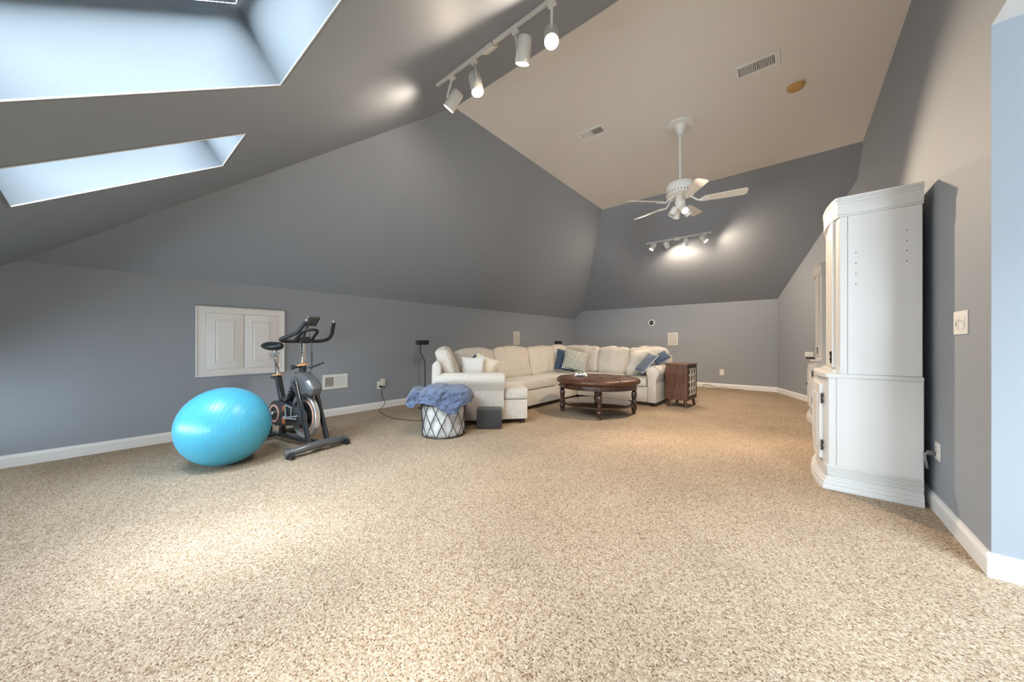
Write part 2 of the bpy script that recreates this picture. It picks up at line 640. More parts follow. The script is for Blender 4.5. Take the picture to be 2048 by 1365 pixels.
DEP = 0.36
for i, (a, b, c, d) in enumerate(SKY):
    e = 0.004
    a, b, c, d = a + e, b - e, c + e, d - e
    win = thing('window_%d' % (i + 1), ['skylight low on the left of the front slope', 'large skylight at the top left corner'][i], 'skylight', fp((a + b) / 2, (c + d) / 2, DEP))
    win['kind'] = 'structure'
    for nm, p, q in (('shaft_side', (a, c), (a, d)), ('shaft_end', (a, d), (b, d)), ('shaft_side', (b, d), (b, c)), ('shaft_end', (b, c), (a, c))):
        bm = new_bm()
        P, Q = fp(*p, -.001), fp(*q, -.001)
        mid = fp((a + b) / 2, (c + d) / 2)
        tdir = (Q - P).normalized()
        outw = tdir.cross(nF).normalized()
        if outw.dot(P - mid) < 0:
            outw = -outw
        add_prism(bm, [P, Q, Q - nF * DEP, P - nF * DEP], outw * .02)
        obj(nm, bm, M_SHAFT, win, smooth=False)
    bm = new_bm()
    add_tube(bm, [fp(a, c, -.001), fp(b, c, -.001), fp(b, d, -.001), fp(a, d, -.001)], .0038, 8, closed=True, smooth=False)
    obj('corner_bead', bm, M_WHITE, win)
    # sash frame and the pane
    bm = new_bm()
    for p0, p1 in (((a, c), (b, c + .05)), ((a, d - .05), (b, d)), ((a, c + .05), (a + .05, d - .05)), ((b - .05, c + .05), (b, d - .05))):
        q = [fp(p0[0], p0[1], DEP), fp(p1[0], p0[1], DEP), fp(p1[0], p1[1], DEP), fp(p0[0], p1[1], DEP)]
        add_prism(bm, q, -nF * .05)
    obj('window_frame', bm, mat('sash_grey', (0.42, 0.46, 0.52), .5), win, smooth=False)
    bm = new_bm()
    q = [fp(a + .04, c + .04, DEP + .03), fp(b - .04, c + .04, DEP + .03), fp(b - .04, d - .04, DEP + .03), fp(a + .04, d - .04, DEP + .03)]
    add_prism(bm, q, -nF * .008)
    obj('pane', bm, M_GLASS, win, smooth=False)
    # light portal over the opening, guides sampling of the sky light
    ld = bpy.data.lights.new('skylight_portal', 'AREA')
    ld.shape = 'RECTANGLE'
    ld.size = b - a
    ld.size_y = (d - c) / math.cos(math.atan(sF))
    ld.cycles.is_portal = True
    lo = bpy.data.objects.new('skylight_portal', ld)
    COL.objects.link(lo)
    lo.matrix_world = axes(fp((a + b) / 2, (c + d) / 2, DEP + .06), (1, 0, 0), Vector((0, -1, -sF)))
    # area lights shine along -Z: local z must point outwards
    if (lo.matrix_world.to_3x3() @ Vector((0, 0, 1))).dot(nF) > 0:
        lo.matrix_world = axes(fp((a + b) / 2, (c + d) / 2, DEP + .06), (1, 0, 0), Vector((0, 1, sF)))

def fill_window(n, label, x0, x1, z0, z1, muntins):  # added windows behind the camera, there to brighten the room
    win = thing('window_%d' % n, label, 'window', ((x0 + x1) / 2, Y0, z0))
    win['kind'] = 'structure'
    bars = [((x0, z0), (x1, z0 + .05)), ((x0, z1 - .05), (x1, z1)), ((x0, z0), (x0 + .05, z1)), ((x1 - .05, z0), (x1, z1))]
    for k in range(1, muntins):
        x = x0 + (x1 - x0) * k / muntins
        bars.append(((x - .025, z0), (x + .025, z1)))
    bm = new_bm()
    for lo_, hi_ in bars:
        add_box2(bm, (lo_[0], Y0 - .09, lo_[1]), (hi_[0], Y0 - .03, hi_[1]))
    obj('window_frame', bm, M_WHITE, win, smooth=False)
    bm = new_bm()
    add_box2(bm, (x0, Y0 - .07, z0), (x1, Y0 - .062, z1))
    obj('pane', bm, M_GLASS, win, smooth=False)
    ld = bpy.data.lights.new('window_portal', 'AREA')
    ld.shape = 'RECTANGLE'
    ld.size = x1 - x0
    ld.size_y = z1 - z0
    ld.cycles.is_portal = True
    lo = bpy.data.objects.new('window_portal', ld)
    COL.objects.link(lo)
    lo.location = ((x0 + x1) / 2, Y0 - .11, (z0 + z1) / 2)
    lo.rotation_euler = (PI / 2, 0, 0)
fill_window(3, 'added dormer window behind the camera, for fill light', WX0, WX1, WZ0, WZ1, 2)
fill_window(4, 'low window band added in the knee wall behind the camera, for fill light', BX0, BX1, BZ0, BZ1, 5)

# baseboards: 11 cm with an eased top
def baseboard(name, p, q, inward, m=M_WHITE, h=.11, t=.016):
    p, q = Vector((*p, 0)), Vector((*q, 0))
    n = Vector((*inward, 0)).normalized()
    prof = [(0, 0), (t, 0), (t, h * .74), (t * .82, h * .80), (t * .5, h * .90), (t * .4, h), (0, h)]
    bm = new_bm()
    add_prism(bm, [p + n * a + Vector((0, 0, b)) for a, b in prof], q - p)
    return struct(name, bm, m)
baseboard('baseboard_left', (XL, Y0), (XL, YB), (1, 0))
baseboard('baseboard_back', (XL, YB), (XA + .004, YB), (0, -1))
baseboard('baseboard_angled', (XA, YB), (XR, YK), (-nA.x, -nA.y))
baseboard('baseboard_right', (XR, YK), (XR, YR), (-1, 0))
baseboard('baseboard_alcove', (XR - .016, YR), (X3, YR), (0, -1))
# ------------------------------------------------------------------ sofa
M_SOFA = mat('oatmeal_upholstery', (0.545, 0.515, 0.465), 0.9, 0.15, bump=(260, 0.25, 0.003), var=(30, .07), sheen=.2)
M_PIPE = mat('oatmeal_piping', (0.42, 0.385, 0.34), 0.9, 0.15)
M_FOOT = mat('dark_sofa_foot', (0.03, 0.022, 0.018), 0.5, 0.4)

sofa = thing('sectional_sofa', 'large oatmeal fabric sectional sofa with rolled arms filling the far left corner', 'sofa', (-3.5, 4.9, 0))
P0 = Vector((-3.64, 2.76, 0))
ca = Vector((.70, .714, 0)).normalized()
cb = Vector((-ca.y, ca.x, 0))
def cu(a, b, z=0): return P0 + ca * a + cb * b + Vector((0, 0, z))
SBX, SFX = -4.30, -3.30      # main run back and front
RBY, RFY = 7.06, 6.03        # right run back and front
RX = -1.78                   # outer side of the right arm
C_ = Vector((SFX, 4.22, 0))
# bases
bm = new_bm()
add_slab(bm, [cu(.12, .05)[:2], cu(.95, .05)[:2], cu(.95, .07)[:2], cu(1.28, .07)[:2], C_[:2], (SBX + .1, 3.95), (SBX + .1, 3.44)], .065, .325, .015)
obj('base', bm, M_SOFA, sofa)
bm = new_bm()
add_slab(bm, [(SBX + .1, 3.97), (SFX, 4.235), (SFX, RFY - .012), (SBX + .1, RBY - .1)], .065, .325, .012)
obj('base', bm, M_SOFA, sofa)
bm = new_bm()
add_slab(bm, [(SBX + .13, RBY - .1), (SFX + .006, RFY), (RX - .16, RFY), (RX - .16, RBY - .1)], .065, .325, .012)
obj('base', bm, M_SOFA, sofa)
# back frames
bm = new_bm()
pr = []
def back_prof(h, t=.20):
    return [(0, .065), (t, .065), (t, h - .06), (t * .85, h), (t * .45, h + .02), (t * .1, h - .04)]
add_prism(bm, [cu(a, 0.0, z) for a, z in back_prof(.84, .13)], cb * .95, .02)
add_prism(bm, [Vector((SBX + a, 3.40, z)) for a, z in back_prof(.84)], (0, RBY - 3.40, 0), .02)
add_prism(bm, [Vector((SBX, RBY - a, z)) for a, z in back_prof(.84)], (RX - .02 - SBX, 0, 0), .02)
obj('back_frame', bm, M_SOFA, sofa)
# arms: panel with a rolled top
def arm(origin, along, inward, length, name):
    o, al, iw = Vector(origin), Vector(along), Vector(inward)
    prof = [(.02, .065), (.02, .455)]
    for k in range(13):
        t = PI * 1.08 - k / 12 * PI * 1.32
        prof.append((.075 + .105 * math.cos(t), .59 + .105 * math.sin(t)))
    prof += [(.155, .47), (.155, .065)]
    bm = new_bm()
    add_prism(bm, [o + iw * x + Vector((0, 0, z)) for x, z in prof], al * length, .012)
    a = obj(name, bm, M_SOFA, sofa)
    # welt round the front of the arm
    bm = new_bm()
    add_tube(bm, [o + al * (length + .002) + iw * x + Vector((0, 0, z)) for x, z in prof[1:]], .0055, 6, smooth=False)
    obj('piping', bm, M_PIPE, a)
    return a
arm(cu(.06, 0), ca, cb, .90, 'arm')
arm((RX, RBY - .08, 0), (0, -1, 0), (-1, 0, 0), RBY - .08 - (RFY - .02), 'arm')
# seat cushions
def seat(poly, edges=(), z0=.328, z1=.478, seed=0):
    bm = new_bm()
    add_slab(bm, poly, z0, z1, .03, 4)
    s = obj('seat_cushion', bm, M_SOFA, sofa)
    for i, j in edges:
        bm = new_bm()
        p, q = Vector((*poly[i], 0)), Vector((*poly[j], 0))
        c = sum((Vector((*r, 0)) for r in poly), Vector()) / len(poly)
        n = (q - p).cross(Vector((0, 0, 1))).normalized()
        if n.dot(p - c) < 0: n = -n
        d = (q - p).normalized()
        for z in (z1 - .012, z0 + .012):
            bm = new_bm()
            add_tube(bm, [p + d * .03 - n * .008 + Vector((0, 0, z)), q - d * .03 - n * .008 + Vector((0, 0, z))], .005, 6, smooth=False)
            obj('piping', bm, M_PIPE, s)
    return s
seat([cu(.25, .20)[:2], cu(.965, .20)[:2], cu(.965, .07)[:2], cu(1.29, .07)[:2], (SFX + .01, 4.21), (SBX + .22, 3.97), (SBX + .22, 3.55)], [(2, 3), (3, 4)])
seat([(SBX + .2, 4.0), (SFX + .015, 4.25), (SFX + .015, 5.235), (SBX + .2, 5.235)], [(1, 2)])
seat([(SBX + .2, 5.25), (SFX - .01, 5.25), (SFX - .01, RFY - .01), (SFX, RFY - .01), (SFX, RBY - .2), (SBX + .2, RBY - .2)], [(1, 2)])
seat([(SFX + .015, RFY - .015), (RX - .19, RFY - .015), (RX - .19, RBY - .2), (SFX + .015, RBY - .2)], [(0, 1)])
# loose back cushions (x along the back, y up, z to the front)
def backc(p, xdir, front, width, h=.54, t=.20, tilt=12, roll=0, seed=0, z=.72, puff=.045, crown=.03):
    x = Vector(xdir).normalized()
    f = Vector(front).normalized()
    up = Vector((0, 0, 1)) * math.cos(math.radians(tilt)) - f * math.sin(math.radians(tilt))
    x = Matrix.Rotation(math.radians(roll), 3, x.cross(up)) @ x
    up = Matrix.Rotation(math.radians(roll), 3, f) @ up
    M = axes((p[0], p[1], z), x, up)
    bm = new_bm()
    add_cushion(bm, M, (width, h, t), .055, puff, 16, .020, seed, crown)
    c = obj('back_cushion', bm, M_SOFA, sofa)
    bm = new_bm()
    e = .012
    for s in (1,):
        pts = []
        for k in range(40):
            a = 2 * PI * k / 40
            cx, sy_ = math.cos(a), math.sin(a)
            sx = (abs(cx) ** .35) * (1 if cx > 0 else -1) * (width / 2 - .006)
            sy = (abs(sy_) ** .35) * (1 if sy_ > 0 else -1) * (h / 2 - .006)
            fx = 1 - (sx / (width / 2)) ** 2
            sy += crown * max(0, sy / (h / 2)) * fx + (.45 * puff * fx * .45 if sy > 0 else -.45 * puff * fx * .45)
            pts.append(M @ Vector((sx, sy, s * (t / 2 - .03))))
        add_tube(bm, pts, .005, 6, closed=True, smooth=False)
    obj('piping', bm, M_PIPE, c)
    return c
backc(cu(.20, .44), cb, ca, .54, seed=1, z=.735, tilt=20, t=.19, puff=.03)
backc((SBX + .31, 3.915), (0, 1, 0), (1, 0, 0), .80, seed=2, z=.70)
backc((SBX + .31, 4.80), (0, 1, 0), (1, 0, 0), .95, seed=3, z=.715)
backc((SBX + .31, 5.74), (0, 1, 0), (1, 0, 0), .90, seed=4, z=.72)
backc((SBX + .31, 6.50), (0, 1, 0), (1, 0, 0), .60, seed=5, z=.735, t=.18)
backc((-3.62, RBY - .31), (1, 0, 0), (0, -1, 0), .88, seed=6, z=.73)
backc((-2.85, RBY - .31), (1, 0, 0), (0, -1, 0), .65, seed=7, z=.71, h=.52)
backc((-2.17, RBY - .31), (1, 0, 0), (0, -1, 0), .72, seed=8, z=.715, h=.52)
# loose end cushion leaning by the right arm
backc((-2.25, 6.52), (.45, .9, 0), (-.9, .45, 0), .50, h=.46, t=.17, tilt=24, seed=9, z=.70, puff=.05)
# feet
for x, y in [(*cu(1.22, .14)[:2],), (*cu(.16, .2)[:2],), (-3.36, 5.2), (SFX + .05, RFY + .08), (RX - .08, RFY + .06), (RX - .08, RBY - .15), (SBX + .15, 5.2), (SBX + .15, RBY - .15), (-2.6, RBY - .15)]:
    bm = new_bm()
    add_cyl(bm, (x, y, 0), (x, y, .07), .032, .036, 14)
    obj('foot', bm, M_FOOT, sofa)

# ------------------------------------------------------------------ throw pillows
M_NAVY = mat('navy_fabric', (0.055, 0.085, 0.145), 0.85, 0.15, bump=(180, .2, .003), var=(20, .15), sheen=.2)
M_SLATE = mat('slate_blue_fabric', (0.10, 0.125, 0.175), 0.85, 0.15, bump=(180, .2, .003), var=(20, .15), sheen=.2)
M_PWHITE = mat('white_linen', (0.62, 0.61, 0.58), 0.9, 0.1, bump=(200, .15, .003))
M_CREAM = mat('cream_fabric', (0.64, 0.59, 0.48), 0.9, 0.1, bump=(200, .15, .003))
M_LATT = lattice_pillow_mat()

def pillow(label, m, loc, xdir, up, w_, h_, t_, seed=0, edge=None, uv=False):
    M = axes(loc, xdir, up)
    t = thing('throw_pillow', label, 'pillow', loc, 0, 'throw pillows on the sectional')
    bm = new_bm()
    add_pillow(bm, M, w_, h_, t_, 18, .008, seed)
    c = obj('cover', bm, m, t)
    if uv:
        Mi = (WORLD[t.name].inverted() @ M).inverted()
        ul = c.data.uv_layers.new(name='weave')
        for lp in c.data.loops:
            q = Mi @ c.data.vertices[lp.vertex_index].co
            ul.data[lp.index].uv = ((q.x * .7071 + q.y * .7071) / w_, (-q.x * .7071 + q.y * .7071) / w_)
    if edge:
        bm = new_bm()
        add_tube(bm, pillow_edge(M, w_, h_), .006, 6, closed=True, smooth=False)
        obj('piping', bm, edge, t)
    return t
ci = Vector((.772, .636, 0))      # runs across the view
cn = Vector((.636, -.772, 0))     # back towards the room
def lean(n, deg):
    n = Vector(n).normalized()
    return Vector((0, 0, 1)) * math.cos(math.radians(deg)) - n * math.sin(math.radians(deg))
pillow('white linen pillow lying just behind the near rolled arm', M_PWHITE, (-3.585, 3.462, .72), ci, lean(cn, 10), .33, .34, .10, 1)
pillow('cream pillow with a pointed corner up, right of the white linen pillow', M_CREAM, (-3.56, 3.66, .715), ci * .93 + Vector((0, 0, -.36)), lean(cn, 16) * .93 + ci * .36, .34, .36, .12, 2, M_CREAM)
pillow('dark navy pillow almost hidden behind the white pillow, only its tip showing', M_NAVY, (-3.7525, 3.66, .72), ci * .75 + Vector((0, 0, .66)), Vector((0, 0, .75)) - ci * .66, .29, .29, .05, 3)
pillow('navy blue pillow leaning in the inner corner left of the checked pillow', M_NAVY, (-3.6625, 6.20, .7275), (ci + cn * .15) * .98 + Vector((0, 0, -.17)), lean(cn, 14) + ci * .17, .42, .44, .12, 4)
pillow('dark green and cream checked pillow in the inner corner of the sofa', M_LATT, (-3.40, 6.12, .735), ci * .97 + Vector((0, 0, -.24)), lean(cn, 24) * .97 + ci * .24, .48, .44, .15, 5, None, True)
pillow('slate blue pillow with pale piping leaning on the right arm', M_SLATE, (-2.0225, 6.20, .735), ci * .66 + V(0, 0, .75), V(-.50, .72, .34), .42, .30, .11, 6, mat('pale_piping', (.55, .58, .62), .8))
pillow('dark blue pillow tucked behind the piped pillow at the right arm', M_NAVY, (-1.85, 6.45, .825), ci * .8 + V(0, 0, .45), V(-.2, .5, .6), .30, .20, .08, 7)

# ------------------------------------------------------------------ ottoman
M_LEATHER = mat('brown_leather', (0.072, 0.027, 0.012), 0.34, 0.5, bump=(90, .25, .004, 'voronoi'), var=(9, .35))
M_WOODD = wood('dark_mahogany', (0.020, 0.008, 0.006), (0.055, 0.020, 0.012), (3, 3, 3), .25, .4)
ott = thing('round_ottoman', 'round tufted brown leather ottoman on four turned wooden legs with a low shelf', 'ottoman', (-2.38, 5.0, 0))
OC = Vector((-2.38, 5.0, 0))
T0 = Matrix.Translation(OC)
RO = .635
bm = new_bm()
rings, segs = 22, 96
def top_z(r, a):
    # cushioned disc: deep edge roll with tufted valleys
    d = r / RO
    z = .565 - .012 * d * d
    q = 0
    for k in range(8):
        aa = k * PI / 4 + .2
        for rr in (.30, .52):
            off = aa + (PI / 8 if rr < .4 else 0)
            dx, dy = r * math.cos(a) - rr * math.cos(off), r * math.sin(a) - rr * math.sin(off)
            q += .022 * math.exp(-(dx * dx + dy * dy) / .0020)
    seam = min(abs(((a - .2 + PI / 8) % (PI / 4)) - PI / 8), PI / 8)
    if d > .8: q += .006 * math.exp(-(seam / .03) ** 2)
    return z - q
prof = [(RO * k / 14, None) for k in range(15)]
vr = []
for r, _ in prof[:-1]:
    vr.append([(r, top_z(r, 2 * PI * q / segs)) for q in range(segs)])
R2 = []
for k in range(0, 9):
    t = PI / 2 - k / 8 * PI
    R2.append((RO - .05 + .05 * math.cos(t), .515 + .042 * math.sin(t)))
vs = []
for ring in vr[1:]:
    vs.append([bm.verts.new((min(r, RO - .05) * math.cos(2 * PI * q / segs), min(r, RO - .05) * math.sin(2 * PI * q / segs), z)) for q, (r, z) in enumerate(ring)])
for r, z in R2:
    ring = []
    for q in range(segs):
        a = 2 * PI * q / segs
        seam = min(abs(((a - .2 + PI / 8) % (PI / 4)) - PI / 8), PI / 8)
        s = 1 - .012 * math.exp(-(seam / .025) ** 2)
        ring.append(bm.verts.new((r * s * math.cos(a), r * s * math.sin(a), z)))
    vs.append(ring)
cv = bm.verts.new((0, 0, top_z(0, 0)))
for q in range(segs):
    bm.faces.new((cv, vs[0][q], vs[0][(q + 1) % segs]))
for A, B in zip(vs, vs[1:]):
    for q in range(segs):
        bm.faces.new((A[q], B[q], B[(q + 1) % segs], A[(q + 1) % segs]))
bm.faces.new(vs[-1][::-1])
bm.transform(T0)
cush = obj('cushion', bm, M_LEATHER, ott, angle=60)
M_BUTTON = mat('leather_button', (0.06, 0.024, 0.013), .4)
for k in range(8):
    aa = k * PI / 4 + .2
    for rr in (.30, .52):
        off = aa + (PI / 8 if rr < .4 else 0)
        bm = new_bm()
        bmesh.ops.create_uvsphere(bm, u_segments=10, v_segments=6, radius=.011, matrix=Matrix.Translation(OC + V(rr * math.cos(off), rr * math.sin(off), .551)) @ Matrix.Diagonal((1, 1, .6, 1)))
        obj('button', bm, M_BUTTON, cush)
M_SEAM = mat('leather_seam', (.12, .055, .03), .5)
for k in range(8):   # stitched seams radiating over the roll
    bm = new_bm()
    a = k * PI / 4 + .2
    pts = [OC + V(r * math.cos(a), r * math.sin(a), z) for r, z in [(.535, .548)] + [(r_ - .004, z_ + .001) for r_, z_ in R2[1:]]]
    add_tube(bm, pts, .004, 6, 3)
    obj('seam', bm, M_SEAM, cush)
# apron ring with drawer
bm = new_bm()
add_lathe(bm, [(.52, .405), (.585, .405), (.592, .412), (.592, .425), (.586, .43), (.586, .47), (.592, .476), (.52, .476)], 72, T0)
obj('apron', bm, M_WOODD, ott)
ang0 = math.radians(-62)
def dirv(a, r): return V(r * math.cos(a), r * math.sin(a), 0)
bm = new_bm()
a1, a2 = math.radians(-139), math.radians(-113)
pts = [(a1 + (a2 - a1) * k / 10) for k in range(11)]
poly = [(OC + dirv(a, .600))[:2] for a in pts] + [(OC + dirv(a, .586))[:2] for a in reversed(pts)]
add_slab(bm, poly, .418, .468)
drw = obj('drawer_front', bm, M_WOODD, ott)
for a in (math.radians(-133), math.radians(-118)):
    bm = new_bm()
    add_lathe(bm, [(.0, 0), (.006, 0), (.006, .012), (.013, .018), (.014, .024), (.008, .031), (0, .032)], 14,
              Matrix.Translation(OC + dirv(a, .598) + V(0, 0, .443)) @ frame_z(dirv(a, 1)))
    obj('knob', bm, M_WOODD, drw)
# legs
LEG = [(.0, 0), (.026, 0), (.030, .012), (.024, .025), (.030, .05), (.044, .085), (.046, .105), (.036, .128), (.030, .135), (.042, .142), (.042, .178), (.030, .184),
       (.026, .20), (.036, .25), (.042, .30), (.036, .335), (.024, .345), (.034, .352), (.046, .368), (.034, .384), (.026, .392), (.045, .40), (.045, .47), (0, .47)]
def flute(a, z): return 1 - (.05 * (0.5 + .5 * math.cos(a * 12)) if .205 < z < .33 else 0)
for k in range(4):
    bm = new_bm()
    p = OC + dirv(ang0 + k * PI / 2, .546)
    add_lathe(bm, LEG, 36, Matrix.Translation(p), flute)
    obj('leg', bm, M_WOODD, ott)
bm = new_bm()
add_lathe(bm, [(0, .142), (.525, .142), (.535, .147), (.535, .163), (.528, .168), (0, .168)], 72, T0)
obj('shelf', bm, wood('shelf_mahogany', (0.035, 0.018, 0.011), (0.07, 0.035, 0.022), (1, 8, 3), .18, .5), ott)

# game controller on the ottoman
M_PADW = mat('pale_plastic', (0.75, 0.77, 0.78), .35, .5)
pad = thing('game_controller', 'white game controller with black trim lying on the leather ottoman', 'controller', (-2.60, 4.86, .566), math.radians(35))
def pad_bm():
    bm = new_bm()
    bmesh.ops.create_uvsphere(bm, u_segments=20, v_segments=10, radius=1, matrix=Matrix.Translation((0, 0, .028)) @ Matrix.Diagonal((.07, .042, .02, 1)))
    for s in (-1, 1):
        add_tube(bm, [(s * .052, .012, .03), (s * .072, -.012, .026), (s * .083, -.05, .02)], .024, 12, 5, rfun=lambda t: 1.0 - .25 * t)
    return bm
obj('shell', pad_bm(), M_PADW, pad, world=False)
bm = new_bm()
add_box(bm, (0, .004, .047), (.055, .03, .006), .002)
obj('touch_panel', bm, M_BLACK, pad, world=False)
for s in (-1, 1):
    bm = new_bm()
    add_cyl(bm, (s * .028, -.022, .04), (s * .028, -.022, .056), .009, .011, 14)
    obj('thumb_stick', bm, M_BLACK, pad, world=False)
bm = new_bm()
add_cyl(bm, (-.055, .008, .046), (-.055, .008, .051), .012, .012, 12)
obj('direction_pad', bm, M_BLACK, pad, world=False)

# ------------------------------------------------------------------ side cabinet with fretwork front
M_WALNUT = wood('walnut', (0.050, 0.017, 0.005), (0.115, 0.044, 0.015), (7, 7, .5), .42)
M_FRET = mat('pale_fretwork', (0.62, 0.57, 0.48), .35, .5)
SX0, SX1, SY0, SY1, SZ0, SZ1 = -1.695, -1.345, 6.24, 6.76, .125, .735
cab = thing('side_cabinet', 'small walnut cabinet with pale openwork front on stub legs, beside the right sofa arm', 'cabinet', ((SX0 + SX1) / 2, (SY0 + SY1) / 2, 0))
bm = new_bm()
for lo_, hi_ in (((SX0, SY0, SZ0), (SX1, SY0 + .02, SZ1 - .02)), ((SX0, SY1 - .02, SZ0), (SX1, SY1, SZ1 - .02)), ((SX0, SY0 + .02, SZ0), (SX0 + .02, SY1 - .02, SZ1 - .02)),
                 ((SX0, SY0 + .02, SZ0), (SX1, SY1 - .02, SZ0 + .02))):
    add_box2(bm, lo_, hi_, .002, 1)
obj('body', bm, M_WALNUT, cab)
bm = new_bm()
add_box2(bm, (SX0 - .004, SY0 - .004, SZ1 - .02), (SX1 + .006, SY1 + .004, SZ1), .003)
obj('top', bm, wood('walnut_top', (0.07, 0.027, 0.011), (0.13, 0.055, 0.022), (.5, 7, 7), .4), cab)
dx = SX1 - .012
bm = new_bm()
for lo_, hi_ in (((dx, SY0 + .02, SZ0 + .02), (SX1 + .004, SY0 + .06, SZ1 - .02)), ((dx, SY1 - .06, SZ0 + .02), (SX1 + .004, SY1 - .02, SZ1 - .02)),
                 ((dx, SY0 + .06, SZ0 + .02), (SX1 + .004, SY1 - .06, SZ0 + .075)), ((dx, SY0 + .06, SZ1 - .075), (SX1 + .004, SY1 - .06, SZ1 - .02)),
                 ((dx - .01, SY0 + .06, SZ0 + .075), (dx - .004, SY1 - .06, SZ1 - .075))):
    add_box2(bm, lo_, hi_)
door = obj('door', bm, mat('dark_walnut_door', (.03, .014, .008), .45), cab)
# fretwork: rounded squares, four rows of three
def ring_bm(hw, hh, th, dep, r=.02, n=5):
    def rr(a, b, r):
        pts = []
        for cx, cy, s in ((a - r, b - r, 0), (-a + r, b - r, 1), (-a + r, -b + r, 2), (a - r, -b + r, 3)):
            for k in range(n):
                t = (s + k / (n - 1)) * PI / 2
                pts.append((cx + r * math.cos(t), cy + r * math.sin(t)))
        return pts
    o_, i_ = rr(hw, hh, r), rr(hw - th, hh - th, r * .9)
    bm = new_bm()
    lay = []
    for pts in (o_, i_):
        for x in (0, dep):
            lay.append([bm.verts.new((x, p[0], p[1])) for p in pts])
    N = len(o_)
    for k in range(N):
        j = (k + 1) % N
        bm.faces.new((lay[0][k], lay[0][j], lay[1][j], lay[1][k]))
        bm.faces.new((lay[2][j], lay[2][k], lay[3][k], lay[3][j]))
        bm.faces.new((lay[1][k], lay[1][j], lay[3][j], lay[3][k]))
        bm.faces.new((lay[0][j], lay[0][k], lay[2][k], lay[2][j]))
    bmesh.ops.recalc_face_normals(bm, faces=bm.faces[:])
    return bm
fw, fh = (SY1 - SY0 - .12) / 3, (SZ1 - SZ0 - .15) / 4
src = None
for r_ in range(4):
    for c_ in range(3):
        y = SY0 + .06 + fw * (c_ + .5)
        z = SZ0 + .075 + fh * (r_ + .5)
        Mx = WORLD[cab.name].inverted() @ Matrix.Translation((dx, y, z))
        if src is None:
            src = obj('fret_ring', ring_bm(fw / 2, fh / 2, .017, .012), M_FRET, door, world=False)
            src.matrix_basis = Mx
        else:
            inst('fret_ring', src, door, Mx)
for x, y in ((SX0 + .05, SY0 + .05), (SX1 - .05, SY0 + .05), (SX0 + .05, SY1 - .05), (SX1 - .05, SY1 - .05)):
    bm = new_bm()
    ox = .02 if x > -1.5 else -.02
    add_cyl(bm, (x + ox, y + (-.015 if y < 6.4 else .015), 0), (x, y, SZ0 + .002), .019, .027, 14)
    obj('leg', bm, M_WALNUT, cab)

cab.rotation_euler = (0, 0, math.radians(-4))
# ------------------------------------------------------------------ exercise ball
def ball_mat():
    m = mat('blue_vinyl', (0.075, 0.41, 0.60), .32, .5)
    t = m.node_tree
    p = t.nodes['Principled BSDF']
    tc = t.nodes['Texture Coordinate']
    wv = t.nodes.new('ShaderNodeTexWave')
    wv.wave_type = 'BANDS'
    wv.bands_direction = 'Z'
    wv.wave_profile = 'SIN'
    wv.inputs['Scale'].default_value = 12
    t.links.new(tc.outputs['Object'], wv.inputs['Vector'])
    pw = t.nodes.new('ShaderNodeMath')
    pw.operation = 'POWER'
    pw.inputs[1].default_value = 24
    t.links.new(wv.outputs['Fac'], pw.inputs[0])
    b = t.nodes.new('ShaderNodeBump')
    b.inputs['Strength'].default_value = .22
    b.inputs['Distance'].default_value = .004
    t.links.new(pw.outputs[0], b.inputs['Height'])
    t.links.new(b.outputs['Normal'], p.inputs['Normal'])
    return m
RB = .3456
BC = Vector((-3.977, .742, RB - .002))
ball = thing('exercise_ball', 'large light blue exercise ball on the carpet beside the exercise bike', 'ball', BC)
bm = new_bm()
bmesh.ops.create_uvsphere(bm, u_segments=96, v_segments=64, radius=RB)
sk = obj('skin', bm, ball_mat(), ball, world=False, angle=180)
pole = (Vector((-3.6947, .9402, .3648)) - BC).normalized()
sk.rotation_mode = 'QUATERNION'
sk.rotation_quaternion = pole.to_track_quat('Z', 'Y')
bm = new_bm()
add_lathe(bm, [(0, RB - .001), (.009, RB - .001), (.011, RB + .001), (.007, RB + .003), (0, RB + .003)], 16)
pg = obj('plug', bm, mat('blue_plug', (.04, .33, .5), .4), ball, world=False)
pg.rotation_mode = 'QUATERNION'
pg.rotation_quaternion = pole.to_track_quat('Z', 'Y')

# ------------------------------------------------------------------ exercise bike
M_FRAME = mat('gloss_dark_frame', (0.022, 0.025, 0.03), .22, .6, coat=.5)
M_GUN = mat('gunmetal_paint', (0.16, 0.17, 0.18), .3, .6, metal=.6)
M_CHROME = mat('chrome', (0.75, 0.76, 0.78), .12, .5, metal=1.0)
M_RIM = mat('brushed_flywheel', (0.72, 0.73, 0.74), .28, .5, metal=.85)
M_ORANGE = mat('orange_decal', (0.85, 0.24, 0.07), .45, .4)
M_PEACH = mat('peach_ring', (0.75, 0.42, 0.30), .4, .4)
M_RUB = mat('black_rubber', (0.016, 0.017, 0.019), .5, .4)
M_GREYP = mat('grey_shroud', (0.09, 0.094, 0.10), .3, .5, coat=.3)
bike = thing('exercise_bike', 'black upright exercise bike with chrome flywheel standing by the left wall', 'exercise bike', (-3.693, 1.432, 0), math.radians(9.8))
def bo(nm, bm, m, par=bike, **k):
    return obj(nm, bm, m, par, world=False, **k)
